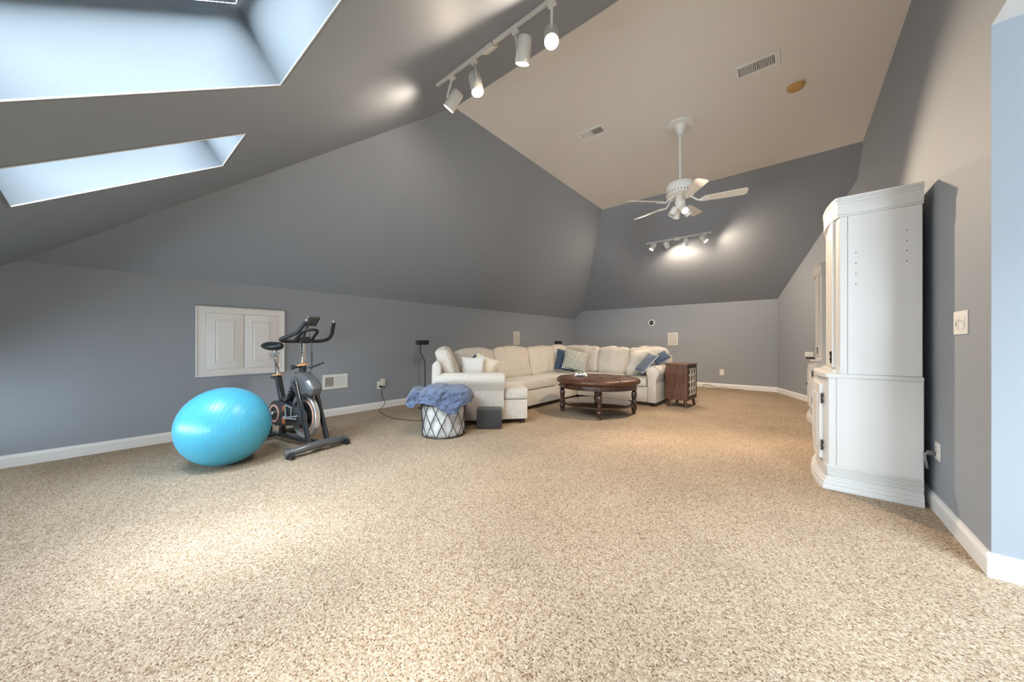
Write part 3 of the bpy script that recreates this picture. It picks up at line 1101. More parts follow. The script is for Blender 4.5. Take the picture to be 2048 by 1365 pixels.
# stabilizers
bm = new_bm()
add_tube(bm, [(-.035, -.29, .05), (-.005, -.15, .07), (0, 0, .078), (-.005, .15, .07), (-.035, .29, .05)], .036, 16, 8)
fs = bo('front_stabilizer', bm, M_GUN)
for s in (-1, 1):
    bm = new_bm()
    add_tube(bm, [(-.03, s * .265, .052), (-.04, s * .31, .047)], .041, 16, smooth=False)
    bo('end_cap', bm, M_GREYP, fs)
    bm = new_bm()
    add_cyl(bm, (.028, s * .265, .034), (.028, s * .297, .034), .032, .032, 20)
    bo('transport_wheel', bm, M_BLACK, fs)
bm = new_bm()
add_tube(bm, [(-.93, -.25, .045), (-.90, 0, .055), (-.93, .27, .045)], .033, 14, 8)
rs = bo('rear_stabilizer', bm, M_FRAME)
for s in (-1, 1):
    bm = new_bm()
    add_cyl(bm, (-.93, s * .24, .043), (-.937, s * .285, .043), .039, .039, 16)
    bo('end_cap', bm, M_BLACK, rs)
# frame
def beam(bm, p, q, wx, wy, bev=.008):
    """box beam from p to q (wx across the bike, wy along)."""
    p, q = Vector(p), Vector(q)
    d = (q - p).normalized()
    x = Vector((0, 1, 0))
    M = axes((p + q) / 2, x, d.cross(x))
    b = bmesh.new()
    bmesh.ops.create_cube(b, size=1)
    bmesh.ops.scale(b, vec=(wx, wy, (q - p).length), verts=b.verts)
    bmesh.ops.bevel(b, geom=b.edges[:], offset=bev, segments=2, affect='EDGES', profile=.5)
    b.transform(M)
    merge(bm, b)
bm = new_bm()
beam(bm, (-.92, 0, .075), (-.03, 0, .085), .05, .05)
beam(bm, (-.70, 0, .07), (-.71, 0, .40), .05, .06)
beam(bm, (-.68, 0, .42), (-.79, 0, .72), .055, .06)
beam(bm, (-.72, 0, .50), (-.40, 0, .40), .05, .06)
beam(bm, (-.42, 0, .40), (-.30, 0, .70), .04, .05)
beam(bm, (-.31, 0, .66), (-.305, 0, .855), .055, .06)
bo('frame', bm, M_FRAME)
bm = new_bm()
add_tube(bm, [(-.62, 0, .40), (-.43, 0, .64)], .045, 18, smooth=False)
dt = bo('down_tube', bm, M_FRAME)
bm = new_bm()
for k in range(6):      # pale lettering strokes along the tube
    p = Vector((-.585, -.0435, .45)).lerp(Vector((-.475, -.0435, .59)), k / 5)
    add_box(bm, p, (.012, .006, .012), .001)
bo('decal', bm, mat('pale_decal', (.6, .6, .6), .4), dt)
for s in (-1, 1):
    bm = new_bm()
    beam(bm, (-.27, s * .075, .71), (-.015, s * .11, .075), .032, .055)
    bo('fork_leg', bm, M_FRAME)
# flywheel
WC = Vector((-.255, 0, .335))
RotY = Matrix.Rotation(PI / 2, 4, 'X')
MW = Matrix.Translation(WC) @ RotY
bm = new_bm()
add_lathe(bm, [(.175, -.012), (.20, -.026), (.222, -.026), (.226, -.022), (.226, .022), (.222, .026), (.20, .026), (.175, .012)], 64, MW, loop=True)
fl = bo('flywheel', bm, M_RIM)
bm = new_bm()
add_lathe(bm, [(.03, -.008), (.18, -.008), (.18, .008), (.03, .008)], 48, MW, loop=True)
bo('disc', bm, mat('dark_disc', (.05, .052, .055), .3, .5, metal=.5), fl)
for s in (-1, 1):
    bm = new_bm()
    add_lathe(bm, [(.150, s * .009), (.172, s * .009), (.172, s * .013), (.150, s * .013)][::s], 48, MW, loop=True)
    bo('ring', bm, M_PEACH, fl)
bm = new_bm()
add_cyl(bm, WC + V(0, -.10, 0), WC + V(0, .10, 0), .014, .014, 14)
add_cyl(bm, WC + V(0, -.05, 0), WC + V(0, .05, 0), .034, .034, 18)
bo('axle', bm, M_CHROME, fl)
# faceted shroud over the top of the wheel
bm = new_bm()
sec = [(-.45, .70), (-.36, .79), (-.25, .79), (-.10, .72), (-.03, .63), (-.06, .565), (-.20, .525), (-.34, .56)]
for s in (-1, 1):
    pass
b = bmesh.new()
La, Lb, Lc, Ld = [], [], [], []
cx, cz = -.24, .655
for x, z in sec:
    La.append(b.verts.new((cx + (x - cx) * .72, -.082, cz + (z - cz) * .72)))
    Lb.append(b.verts.new((x, -.045, z)))
    Lc.append(b.verts.new((x, .045, z)))
    Ld.append(b.verts.new((cx + (x - cx) * .72, .082, cz + (z - cz) * .72)))
N = len(sec)
b.faces.new(La)
b.faces.new(Ld[::-1])
for A_, B_ in ((La, Lb), (Lb, Lc), (Lc, Ld)):
    for k in range(N):
        b.faces.new((A_[k], A_[(k + 1) % N], B_[(k + 1) % N], B_[k]))
bmesh.ops.recalc_face_normals(b, faces=b.faces[:])
bmesh.ops.bevel(b, geom=b.edges[:], offset=.006, segments=2, affect='EDGES', profile=.5)
merge(bm, b)
bo('flywheel_shroud', bm, M_GREYP, angle=25)
# chain guard: two lobes
bm = new_bm()
def guard_poly(g=0.0, n=14):
    c1, r1 = Vector((-.66, .335)), .135 + g
    c2, r2 = Vector((-.21, .335)), .085 + g
    pts = []
    for k in range(n + 1):
        t = PI / 2 + k / n * PI
        pts.append((c1.x + r1 * math.cos(t), c1.y + r1 * math.sin(t)))
    for k in range(n + 1):
        t = -PI / 2 + k / n * PI
        pts.append((c2.x + r2 * math.cos(t), c2.y + r2 * math.sin(t)))
    return pts
add_prism(bm, [(x, -.098, z) for x, z in guard_poly()], (0, .055, 0), .012, 3)
gd = bo('chain_guard', bm, mat('charcoal_guard', (.045, .048, .052), .35, .5))
bm = new_bm()
for x in (-.505, -.470):
    add_prism(bm, [(x, -.100, .315 + .118), (x + .022, -.100, .315 + .116), (x + .022, -.100, .36 - .118), (x, -.100, .36 - .120)], (0, .004, 0))
bo('stripe', bm, M_ORANGE, gd)
bm = new_bm()
add_prism(bm, [(-.46, -.101, .40), (-.30, -.101, .375), (-.30, -.101, .31), (-.46, -.101, .30), (-.54, -.101, .33)], (0, .004, 0), .001)
bo('inset_panel', bm, mat('dark_panel', (.02, .02, .022), .3), gd)
MC = Matrix.Translation((-.66, -.10, .335)) @ RotY
bm = new_bm()
add_lathe(bm, [(.075, -.002), (.095, -.002), (.095, .006), (.075, .006)], 36, MC, loop=True)
bo('ring', bm, M_PEACH, gd)
bm = new_bm()
add_lathe(bm, [(0, -.001), (.073, -.001), (.073, .005), (0, .005)], 32, MC)
bo('hub_plate', bm, M_BLACK, gd)
# cage and brake rod in front of the guard
bm = new_bm()
add_tube(bm, [(-.40, -.115, .31), (-.42, -.115, .43), (-.40, -.115, .445), (-.31, -.115, .43), (-.30, -.115, .415), (-.31, -.115, .32)], .006, 8, 4)
add_tube(bm, [(-.42, -.12, .315), (-.18, -.12, .36)], .006, 8, smooth=False)
add_tube(bm, [(-.42, -.12, .31), (-.21, -.12, .325)], .008, 8, smooth=False)
add_box(bm, (-.42, -.118, .315), (.05, .012, .035), .004)
bo('brake_linkage', bm, mat('pale_metal', (.7, .7, .7), .3, .5, metal=.6))
for s in (-1, 1):
    bm = new_bm()
    add_tube(bm, [(-.30, s * .06, .58), (-.26, s * .062, .50), (-.24, s * .062, .43)], .009, 8, 4)
    bo('brake_arm', bm, M_CHROME)
# cranks and pedals
bm = new_bm()
add_cyl(bm, (-.66, -.135, .335), (-.66, .12, .335), .017, .017, 16)
add_cyl(bm, (-.66, -.128, .335), (-.66, -.10, .335), .03, .03, 18)
ck = bo('crank_axle', bm, M_CHROME)
def pedal(s, ang):
    e = Vector((-.66 + .17 * math.cos(ang), s * .145, .335 + .17 * math.sin(ang)))
    bm = new_bm()
    beam(bm, (-.66, s * .13, .335), e, .016, .03, .004)
    bo('crank_arm', bm, M_CHROME)
    bm = new_bm()
    c = e + V(0, s * .065, 0)
    add_box(bm, c, (.10, .095, .024), .006)
    add_box(bm, c + V(.045, 0, .03), (.02, .10, .05), .006)
    add_cyl(bm, e, c, .008, .008, 10)
    p = bo('pedal', bm, M_BLACK)
    bm = new_bm()
    add_tube(bm, [c + V(.02, -.05, .01), c + V(.03, -.045, .06), c + V(.035, 0, .075), c + V(.03, .045, .06), c + V(.02, .05, .01)], .008, 8, 5)
    bo('toe_strap', bm, M_RUB, p)
pedal(-1, math.radians(-78))
pedal(1, math.radians(102))
# seat
bm = new_bm()
beam(bm, (-.782, 0, .70), (-.848, 0, .965), .036, .036, .006)
sp_ = bo('seat_post', bm, M_CHROME)
bm = new_bm()
for k in range(8):
    p = Vector((-.794, -.0185, .75)).lerp(Vector((-.83, -.0185, .90)), k / 7)
    add_cyl(bm, p, p + V(0, -.0015, 0), .005, .005, 8)
bo('adjust_holes', bm, M_DARK, sp_)
bm = new_bm()
add_box(bm, (-.855, 0, .975), (.16, .035, .022), .005)
add_cyl(bm, (-.855, 0, .96), (-.855, 0, 1.03), .016, .016, 14)
add_cyl(bm, (-.91, -.01, .955), (-.91, .01, .955), .03, .03, 16)
for s in (-1, 1):
    add_tube(bm, [(-.98, s * .05, 1.035), (-.92, s * .028, 1.015), (-.82, s * .022, 1.02), (-.74, s * .012, 1.05)], .005, 8, 5)
bo('seat_clamp', bm, mat('satin_metal', (.55, .55, .55), .3, .5, metal=.8))
bm = new_bm()
b = bmesh.new()
bmesh.ops.create_uvsphere(b, u_segments=32, v_segments=16, radius=1)
for v in b.verts:
    x, y, z = v.co
    wv_ = .135 - .085 * ((x + 1) / 2) ** 1.1
    v.co = V(-.87 + x * .16, y * wv_ * 1.0, 1.055 + z * (.062 if z > 0 else .05) + .012 * abs(x) ** 2 - .012 * math.exp(-(y / .35) ** 2) * (z > 0))
merge(bm, b)
bo('saddle', bm, mat('black_saddle', (.016, .018, .02), .28, .5), angle=180)
bm = new_bm()
add_cyl(bm, (-.86, 0, .71), (-.93, 0, .70), .012, .012, 10)
add_lathe(bm, [(0, 0), (.018, .0), (.026, .012), (.026, .03), (.018, .04), (0, .042)], 12, Matrix.Translation((-.82, 0, .705)) @ frame_z((-1, 0, -.1)))
bo('seat_knob', bm, M_BLACK)
bm = new_bm()
add_tube(bm, [(-.785, -.036, .735), (-.75, -.03, .74), (-.748, .03, .742), (-.79, .034, .738), (-.83, .03, .733), (-.83, -.03, .732)], .008, 8, 4, closed=True)
bo('seat_band', bm, mat('orange_band', (.85, .42, .16), .5))
# stem and handlebar
bm = new_bm()
beam(bm, (-.305, 0, .82), (-.29, 0, 1.10), .04, .045, .007)
st = bo('stem', bm, M_CHROME)
bm = new_bm()
for k in range(5):
    z = .92 + .035 * k
    add_box(bm, (-.298 + (z - .82) * .05, -.0212, z), (.012, .003, .02), .001)
bo('adjust_holes', bm, M_DARK, st)
bm = new_bm()
add_tube(bm, [(-.34, -.034, .855), (-.27, -.036, .865), (-.268, .034, .868), (-.34, .036, .858)], .009, 8, 4, closed=True)
bo('stem_band', bm, mat('orange_band', (.85, .42, .16), .5))
bm = new_bm()
add_cyl(bm, (-.31, -.03, .845), (-.33, -.085, .84), .011, .011, 10)
add_lathe(bm, [(0, 0), (.02, .0), (.026, .012), (.026, .026), (.016, .036), (0, .037)], 12, Matrix.Translation((-.325, -.07, .842)) @ frame_z((-.2, -1, 0)))
bo('stem_knob', bm, M_BLACK)
bm = new_bm()
add_tube(bm, [(-.27, .035, .835), (-.24, .06, .838), (-.16, .10, .87), (-.12, .115, .885)], .009, 8, 5)
bo('resistance_lever', bm, M_BLACK)
bm = new_bm()
add_box(bm, (-.29, 0, 1.125), (.075, .11, .07), .012)
hb = bo('handlebar_clamp', bm, M_BLACK)
for s in (-1, 1):
    bm = new_bm()
    add_tube(bm, [(-.29, s * .03, 1.115), (-.29, s * .14, 1.112), (-.285, s * .205, 1.118), (-.25, s * .235, 1.132), (-.19, s * .225, 1.15), (-.10, s * .190, 1.185), (-.065, s * .175, 1.205), (-.045, s * .165, 1.235), (.02, s * .14, 1.31)], .019, 14, 6)
    h = bo('handlebar', bm, M_RUB)
    bm = new_bm()
    bmesh.ops.create_uvsphere(bm, u_segments=14, v_segments=8, radius=.020, matrix=Matrix.Translation((.022, s * .14, 1.312)))
    bo('end_plug', bm, mat('grey_plug', (.16, .16, .17), .3, .5, metal=.5), h)
bm = new_bm()
add_tube(bm, [(-.29, -.085, 1.115), (-.25, -.08, 1.15), (-.17, -.07, 1.205), (-.13, -.03, 1.228), (-.125, .03, 1.23), (-.165, .075, 1.21), (-.25, .085, 1.155), (-.29, .085, 1.115)], .0145, 12, 6)
bo('centre_hoop', bm, M_RUB)
# console on its stalk
bm = new_bm()
add_tube(bm, [(-.29, 0, 1.15), (-.25, 0, 1.22), (-.215, 0, 1.30)], .012, 10, 5)
bo('console_stalk', bm, M_BLACK)
bm = new_bm()
Mc = Matrix.Translation((-.195, .035, 1.325)) @ Matrix.Rotation(math.radians(-48), 4, 'Y')
b = bmesh.new()
bmesh.ops.create_cube(b, size=1)
bmesh.ops.scale(b, vec=(.125, .13, .035), verts=b.verts)
bmesh.ops.bevel(b, geom=b.edges[:], offset=.012, segments=3, affect='EDGES', profile=.5)
b.transform(Mc)
merge(bm, b)
cn_ = bo('console', bm, mat('console_grey', (.07, .072, .07), .35, .5))
bm = new_bm()
b = bmesh.new()
bmesh.ops.create_cube(b, size=1)
bmesh.ops.scale(b, vec=(.07, .09, .004), verts=b.verts)
b.transform(Mc @ Matrix.Translation((0, 0, .018)))
merge(bm, b)
bo('screen', bm, mat('lcd', (.10, .12, .10), .15), cn_)
bm = new_bm()
pts = [V(-.19, -.01, 1.30), V(-.18, .0, 1.20), V(-.175, .02, 1.10), V(-.18, .025, 1.0)]
for k in range(81):
    pts.append(V(-.18 + .009 * math.cos(k * PI / 4), .025 + .009 * math.sin(k * PI / 4), 1.0 - .0022 * k))
pts += [V(-.19, .02, .80), V(-.22, .02, .77)]
add_tube(bm, pts, .0028, 6, 2)
bo('console_cable', bm, M_BLACK)

# ------------------------------------------------------------------ laundry basket with blanket
KC = Vector((-3.25, 2.655, 0))
KR, KH = .262, .375
bk = thing('wire_basket', 'round basket of crossed dark wires around a white cloth bag, near the rolled arm', 'basket', KC)
M_WIRE = mat('dark_wire', (.05, .052, .056), .4, .5, metal=.5)
bm = new_bm()
b = bmesh.new()
na, nz = 72, 18
rings_ = []
for j in range(nz + 1):
    z = .006 + (KH + .01 - .006) * j / nz
    ring = []
    for q in range(na):
        a = 2 * PI * q / na
        p = Vector((math.cos(a) * 2.2, math.sin(a) * 2.2, z * 9))
        fold = .024 * noise.noise(p) + .008 * noise.noise(p * 2.3 + Vector((3, 1, 5)))
        r = KR - .016 + fold - (.02 if j == 0 else 0) - .012 * (1 - j / nz)
        r = min(r, KR - .006 - .012 * (1 - j / nz))
        ring.append(b.verts.new((r * math.cos(a), r * math.sin(a), z)))
    rings_.append(ring)
top = b.verts.new((0, 0, KH - .05))
bot = b.verts.new((0, 0, .006))
for A_, B_ in zip(rings_, rings_[1:]):
    for q in range(na):
        b.faces.new((A_[q], A_[(q + 1) % na], B_[(q + 1) % na], B_[q]))
for q in range(na):
    b.faces.new((rings_[-1][q], rings_[-1][(q + 1) % na], top))
    b.faces.new((rings_[0][(q + 1) % na], rings_[0][q], bot))
merge(bm, b)
obj('bag', bm, mat('white_canvas', (.54, .53, .51), .9, .1, bump=(16, .9, .03)), bk, world=False, angle=180)
for nm, z, r in (('rim', KH, KR), ('base_ring', .008, KR - .012)):
    bm = new_bm()
    add_tube(bm, [(r * math.cos(2 * PI * q / 48), r * math.sin(2 * PI * q / 48), z) for q in range(48)], .0045, 8, closed=True, smooth=False)
    obj(nm, bm, M_WIRE, bk, world=False)
NWI = 12
for s in (-1, 1):
    bm = new_bm()
    pts = []
    for k in range(13):
        f_ = k / 12
        a = s * f_ * 2 * PI / NWI * 1.3
        r = KR - .012 * (1 - f_)
        pts.append((r * math.cos(a), r * math.sin(a), .008 + (KH - .008) * f_))
    add_tube(bm, pts, .0042, 6, smooth=False)
    s0 = obj('wire', bm, M_WIRE, bk, world=False)
    for q in range(1, NWI):
        inst('wire', s0, bk, Matrix.Rotation(2 * PI * q / NWI, 4, 'Z'))
for a in (math.radians(212), math.radians(32)):
    bm = new_bm()
    d, t_ = dirv(a, 1), Vector((-math.sin(a), math.cos(a), 0))
    add_tube(bm, [d * (KR + .006) + t_ * x + V(0, 0, z) for x, z in ((-.06, KH - .02), (-.055, KH + .04), (-.03, KH + .075), (.03, KH + .075), (.055, KH + .04), (.06, KH - .02))], .005, 8, 6)
    obj('handle', bm, M_WIRE, bk, world=False)

M_PLUSH = mat('blue_plush', (0.10, 0.132, 0.215), .95, .1, bump=(38, .9, .02), var=(18, .38), sheen=.3)
bl = thing('plush_blanket', 'crumpled slate blue plush blanket heaped over the top of the wire basket', 'blanket', KC + V(0, 0, KH))
bm = new_bm()
b = bmesh.new()
NU, NVv = 60, 44
e1, e2 = Vector((.772, .636, 0)), Vector((-.636, .772, 0))
def lerp_tab(tab, x):
    for (x0, y0), (x1, y1) in zip(tab, tab[1:]):
        if x <= x1:
            f_ = max(0, (x - x0) / (x1 - x0))
            f_ = f_ * f_ * (3 - 2 * f_)
            return y0 + (y1 - y0) * f_
    return tab[-1][1]
TOP = [(-.40, .47), (-.36, .54), (-.30, .565), (-.24, .56), (-.17, .595), (-.05, .60), (.10, .585), (.22, .575), (.30, .545), (.345, .49)]
HEM = [(-.40, .40), (-.37, .345), (-.30, .35), (-.25, .40), (-.16, .41), (-.05, .375), (.05, .33), (.13, .285), (.19, .30), (.26, .37), (.345, .44)]
gridv = []
for i in range(NU + 1):
    u = -.40 + .745 * i / NU
    zt, zh_ = lerp_tab(TOP, u), lerp_tab(HEM, u)
    half = .12 + .18 * math.sqrt(max(0, 1 - ((u + .03) / .40) ** 2))
    row = []
    for j in range(NVv + 1):
        t = j / NVv           # 0 front hem .. 1 back hem
        if t < .30:
            f_ = t / .30
            y, z = -half, zh_ + (zt - .07 - zh_) * f_
        elif t < .70:
            f_ = (t - .30) / .40
            an = PI - f_ * PI
            y = half * math.cos(an)
            z = zt - .07 + .07 * math.sin(an) ** .6
        else:
            f_ = (t - .70) / .30
            y, z = half, zt - .07 - (zt - .07 - .41) * f_
        p = KC + e1 * u + e2 * y + V(0, 0, z)
        n_ = Vector((u * 7 + .8 * math.sin(t * 9), t * 5, 0))
        k = .034 * noise.noise(n_) + .024 * noise.noise(n_ * 2.6 + Vector((4, 2, 0))) + .012 * noise.noise(n_ * 6)
        # gathered pleats where the left corner is drawn in
        g = math.exp(-((u + .235) / .06) ** 2)
        k += -.028 * g + .010 * g * math.sin(u * 150 + t * 6)
        outw = (e2 * y / max(half, .01)).normalized() * (1 if abs(y) > .01 else 0) * (abs(y) / half) + V(0, 0, 1) * (1 - abs(y) / half)
        row.append(b.verts.new(p + outw * k))
    gridv.append(row)
for i in range(NU):
    for j in range(NVv):
        b.faces.new((gridv[i][j], gridv[i + 1][j], gridv[i + 1][j + 1], gridv[i][j + 1]))
# rounded ends close the heap
for i, s in ((0, -1), (NU, 1)):
    row = gridv[i]
    c = sum((v.co for v in row), Vector()) / len(row) + e1 * s * .02
    cvt = b.verts.new(c)
    for j in range(NVv):
        f_ = (row[j], row[j + 1], cvt)
        b.faces.new(f_ if s < 0 else f_[::-1])
# inner layer so that the hem has thickness
bmesh.ops.recalc_face_normals(b, faces=b.faces[:])
merge(bm, b)
bl_o = obj('fold', bm, M_PLUSH, bl, angle=180)
sd = bl_o.modifiers.new('thick', 'SOLIDIFY')
sd.thickness = .02
sd.offset = -1
sb_ = bl_o.modifiers.new('smooth', 'SUBSURF')
sb_.levels = 1
sb_.render_levels = 1
# ------------------------------------------------------------------ subwoofer
sx, sy = Vector((.772, .636, 0)), Vector((-.636, .772, 0))
SC0 = Vector((-2.98, 3.16, 0)) + sy * .115
sub = thing('subwoofer', 'small charcoal subwoofer box on the carpet in front of the rolled arm', 'speaker', SC0, math.atan2(.636, .772))
bm = new_bm()
add_box2(bm, (-.157, -.115, .012), (.157, .075, .252), .004)
obj('body', bm, mat('charcoal_vinyl', (.075, .073, .072), .45, .4), sub, world=False)
bm = new_bm()
add_box2(bm, (-.150, -.121, .02), (.150, -.113, .243), .003)
obj('grille', bm, mat('charcoal_cloth', (.055, .053, .053), .8, .2, bump=(500, .3, .002)), sub, world=False)
for x in (-.13, .13):
    for y in (-.09, .05):
        bm = new_bm()
        add_cyl(bm, (x, y, 0), (x, y, .014), .014, .014, 12)
        obj('foot', bm, M_BLACK, sub, world=False)
# ------------------------------------------------------------------ bow front wall cabinets
M_IRON = mat('dark_iron', (.03, .028, .027), .4, .5, metal=.6)
def bow(xf, y0, y1, h, n=20, p=2.0):
    """plan points of a bowed front from (xf, y0) to (xf, y1), bulging to -x."""
    pts = []
    for k in range(n + 1):
        s = -1 + 2 * k / n
        # denser near the ends so that the corner rounds off
        s = math.sin(s * PI / 2)
        pts.append((xf - h * (1 - abs(s) ** p) ** .7, (y0 + y1) / 2 + s * (y1 - y0) / 2))
    return pts
def bow_slab(bm, xf, y0, y1, xb, h, z0, z1, bevel=0, p=2.0):
    add_slab(bm, [(xb, y0), (xb, y1)] + bow(xf, y0, y1, h, 20, p)[::-1], z0, z1, bevel, 2)
def bow_shell(bm, xf, y0, y1, h, z0, z1, t, a=0.0, b_=1.0, p=2.0, n=24):
    """curved door: part a..b_ of the bow."""
    f = bow(xf, y0, y1, h, 48, p)
    ya, yb = y0 + (y1 - y0) * a, y0 + (y1 - y0) * b_
    fr = [q for q in f if ya <= q[1] <= yb]
    bk_ = [(q[0] + t, q[1]) for q in fr]
    add_slab(bm, fr[::-1] + bk_, z0, z1)

def wall_unit(y0, y1, xb, xf, label, knobs=False):
    t = thing('wall_cabinet', label, 'cabinet', ((xb + xf) / 2, (y0 + y1) / 2, 0), 0, 'tall white cabinets along the right wall')
    H = .05
    # plinth: flared foot, bead, ribbed strip
    bm = new_bm()
    for z0, z1, o in ((0, .035, .022), (.035, .065, .019), (.065, .085, .013), (.085, .098, .007)):
        bow_slab(bm, xf - o * 1.35, y0 - o, y1 + o, xb, H + .008, z0, z1, .003)
    bow_slab(bm, xf + .004, y0 + .004, y1 - .004, xb, H, .098, .108)
    for k in range(5):
        bow_slab(bm, xf - .006, y0 - .009, y1 + .009, xb, H, .108 + .0145 * k, .1205 + .0145 * k, .003)
    obj('plinth', bm, M_CAB, t)
    # base carcase
    bm = new_bm()
    bow_slab(bm, xf, y0, y1, xb, H, .105, .838)
    base = obj('base_cabinet', bm, M_CAB, t, angle=30)
    bm = new_bm()
    add_box2(bm, (xf + .045, y0 - .006, .19), (xb - .004, y0 + .002, .832), .001, 1)
    obj('side_panel', bm, M_CAB, base)
    bm = new_bm()
    add_box2(bm, (xf + .001, y0 - .006, .19), (xf + .041, y0 + .002, .832), .001, 1)
    obj('stile', bm, M_CAB, base)
    bm = new_bm()
    bow_slab(bm, xf - .012, y0 - .008, y1 + .008, xb, H + .006, .838, .866, .006)
    obj('base_top', bm, M_CAB, t, angle=30)
    # curved base doors, proud of the front, with dark hinges
    for a, b_ in ((.09, .497), (.503, .91)):
        bm = new_bm()
        bow_shell(bm, xf - .022, y0, y1, H, .205, .775, .022, a, b_)
        d = obj('door', bm, M_CAB, base, angle=30)
        bm = new_bm()
        bow_shell(bm, xf - .028, y0, y1, H, .28, .70, .008, a + .07, b_ - .07)
        obj('raised_panel', bm, M_CAB, base, angle=30)
    for z in (.31, .67):
        for yy, s in ((y0 + (y1 - y0) * .075, 1), (y1 - (y1 - y0) * .075, -1)):
            bm = new_bm()
            xx = bow(xf - .010, y0, y1, H, 40)
            q = min(xx, key=lambda r: abs(r[1] - yy))
            for dz in (-.022, .022):
                add_box(bm, (q[0], q[1], z + dz), (.012, .012, .022), .003)
            add_cyl(bm, (q[0] - .004, q[1], z - .04), (q[0] - .004, q[1], z + .04), .0055, .0055, 10)
            obj('hinge', bm, M_IRON, base)
    for s in (-1, 1) if knobs else ():
        yy = (y0 + y1) / 2 + s * .03
        bm = new_bm()
        add_lathe(bm, [(0, 0), (.006, 0), (.006, .010), (.012, .014), (.012, .020), (0, .023)], 12, Matrix.Translation((xf - H - .018, yy, .50)) @ frame_z((-1, 0, 0)))
        obj('knob', bm, M_IRON, base)
    # hutch
    ux = xf + .062
    bm = new_bm()
    bow_slab(bm, ux, y0 + .012, y1 - .012, xb - .004, .032, .866, 2.06, 0, 3)
    up = obj('upper_cabinet', bm, M_CAB, t, angle=30)
    bm = new_bm()
    add_box2(bm, (ux + .001, y0 + .005, .868), (ux + .040, y0 + .013, 2.026), .001, 1)
    obj('stile', bm, M_CAB, up)
    bm = new_bm()
    add_box2(bm, (ux + .043, y0 + .005, .868), (xb - .006, y0 + .013, 2.026), .001, 1)
    obj('side_panel', bm, mat('white_cabinet_side', (.67, .665, .65), .28, .5, bump=(9, .12, .004)), up)
    for xx, zz in ((ux + .085, (1.525, 1.60, 1.675, 1.75)), (xb - .075, (1.655, 1.725, 1.795, 1.865))):
        for z in zz:
            bm = new_bm()
            add_cyl(bm, (xx, y0 + .0055, z), (xx, y0 + .0035, z), .0036, .0036, 8)
            obj('shelf_pin_hole', bm, M_DARK, up)
    bm = new_bm()
    bow_slab(bm, ux - .03, y0 + .05, y1 - .05, ux + .05, .05, .866, .892, .006)
    obj('base_moulding', bm, M_CAB, up, angle=30)
    for a, b_ in ((.10, .496), (.504, .90)):
        bm = new_bm()
        bow_shell(bm, ux - .016, y0 + .012, y1 - .012, .032, .91, 2.03, .016, a, b_, 3)
        obj('door', bm, M_CAB, up, angle=30)
        if a > .3:
            continue
        yy = y0 + .012 + (y1 - y0 - .024) * (a + .04)
        bm = new_bm()
        for dz, r in ((-.035, .010), (-.015, .014), (.008, .011), (.03, .015)):
            bmesh.ops.create_uvsphere(bm, u_segments=10, v_segments=6, radius=r, matrix=Matrix.Translation((ux - .04, yy, .985 + dz)) @ Matrix.Diagonal((.7, 1, 1.3, 1)))
        obj('door_pull', bm, M_IRON, up)
    # crown: frieze, cove and cap
    bm = new_bm()
    CH = .06
    for z0, z1, o in ((2.028, 2.042, .012), (2.042, 2.125, .016), (2.125, 2.140, .021), (2.140, 2.152, .027), (2.152, 2.168, .034)):
        bow_slab(bm, xf + .060 - o * .3, y0 + .012 - o, y1 - .012 + o, xb, CH, z0, z1, .003)
    obj('crown', bm, M_CAB, t, angle=30)
    return t
wall_unit(3.500, 4.28, .668, .200, 'nearer of two tall white bow front cabinets on the right wall')
wall_unit(6.175, 6.93, .690, .227, 'farther of two tall white bow front cabinets, mostly hidden behind the nearer one', True)
# router on the far cabinet's lower shelf
rt = thing('router', 'small white box with a dark underside on the ledge of the farther cabinet', 'router', (.165, 6.40, .867))
bm = new_bm()
add_box2(bm, (.12, 6.34, .895), (.21, 6.46, .965), .008)
obj('case', bm, M_PLASTIC, rt)
bm = new_bm()
add_box2(bm, (.128, 6.348, .867), (.21, 6.452, .895), .003)
obj('foot', bm, M_BLACK, rt)

# ------------------------------------------------------------------ knee wall access doors
def ob_box(nm, lo_, hi_, m, par, bevel=.002, **k):
    bm = new_bm()
    add_box2(bm, lo_, hi_, bevel, 1)
    return obj(nm, bm, m, par, **k)
ac = thing('access_door', 'white panelled pair of access doors in a wide frame on the left knee wall', 'door', (XL, 1.17, .70))
fy0, fy1, fz0, fz1 = .723, 1.615, .697, 1.525
dy0, dym, dy1, dz0, dz1 = .815, 1.175, 1.535, .782, 1.446
bm = new_bm()
for lo_, hi_ in (((fy0, fz0), (fy1, dz0 - .002)), ((fy0, dz1 + .002), (fy1, fz1)), ((fy0, dz0 - .002), (dy0 - .002, dz1 + .002)), ((dy1 + .002, dz0 - .002), (fy1, dz1 + .002))):
    add_box2(bm, (XL, lo_[0], lo_[1]), (XL + .02, hi_[0], hi_[1]))
for lo_, hi_ in (((fy0, fz0), (fy1, fz0 + .016)), ((fy0, fz1 - .016), (fy1, fz1)), ((fy0, fz0 + .016), (fy0 + .016, fz1 - .016)), ((fy1 - .016, fz0 + .016), (fy1, fz1 - .016))):
    add_box2(bm, (XL, lo_[0], lo_[1]), (XL + .028, hi_[0], hi_[1]), .004)
obj('frame', bm, M_WHITE, ac)
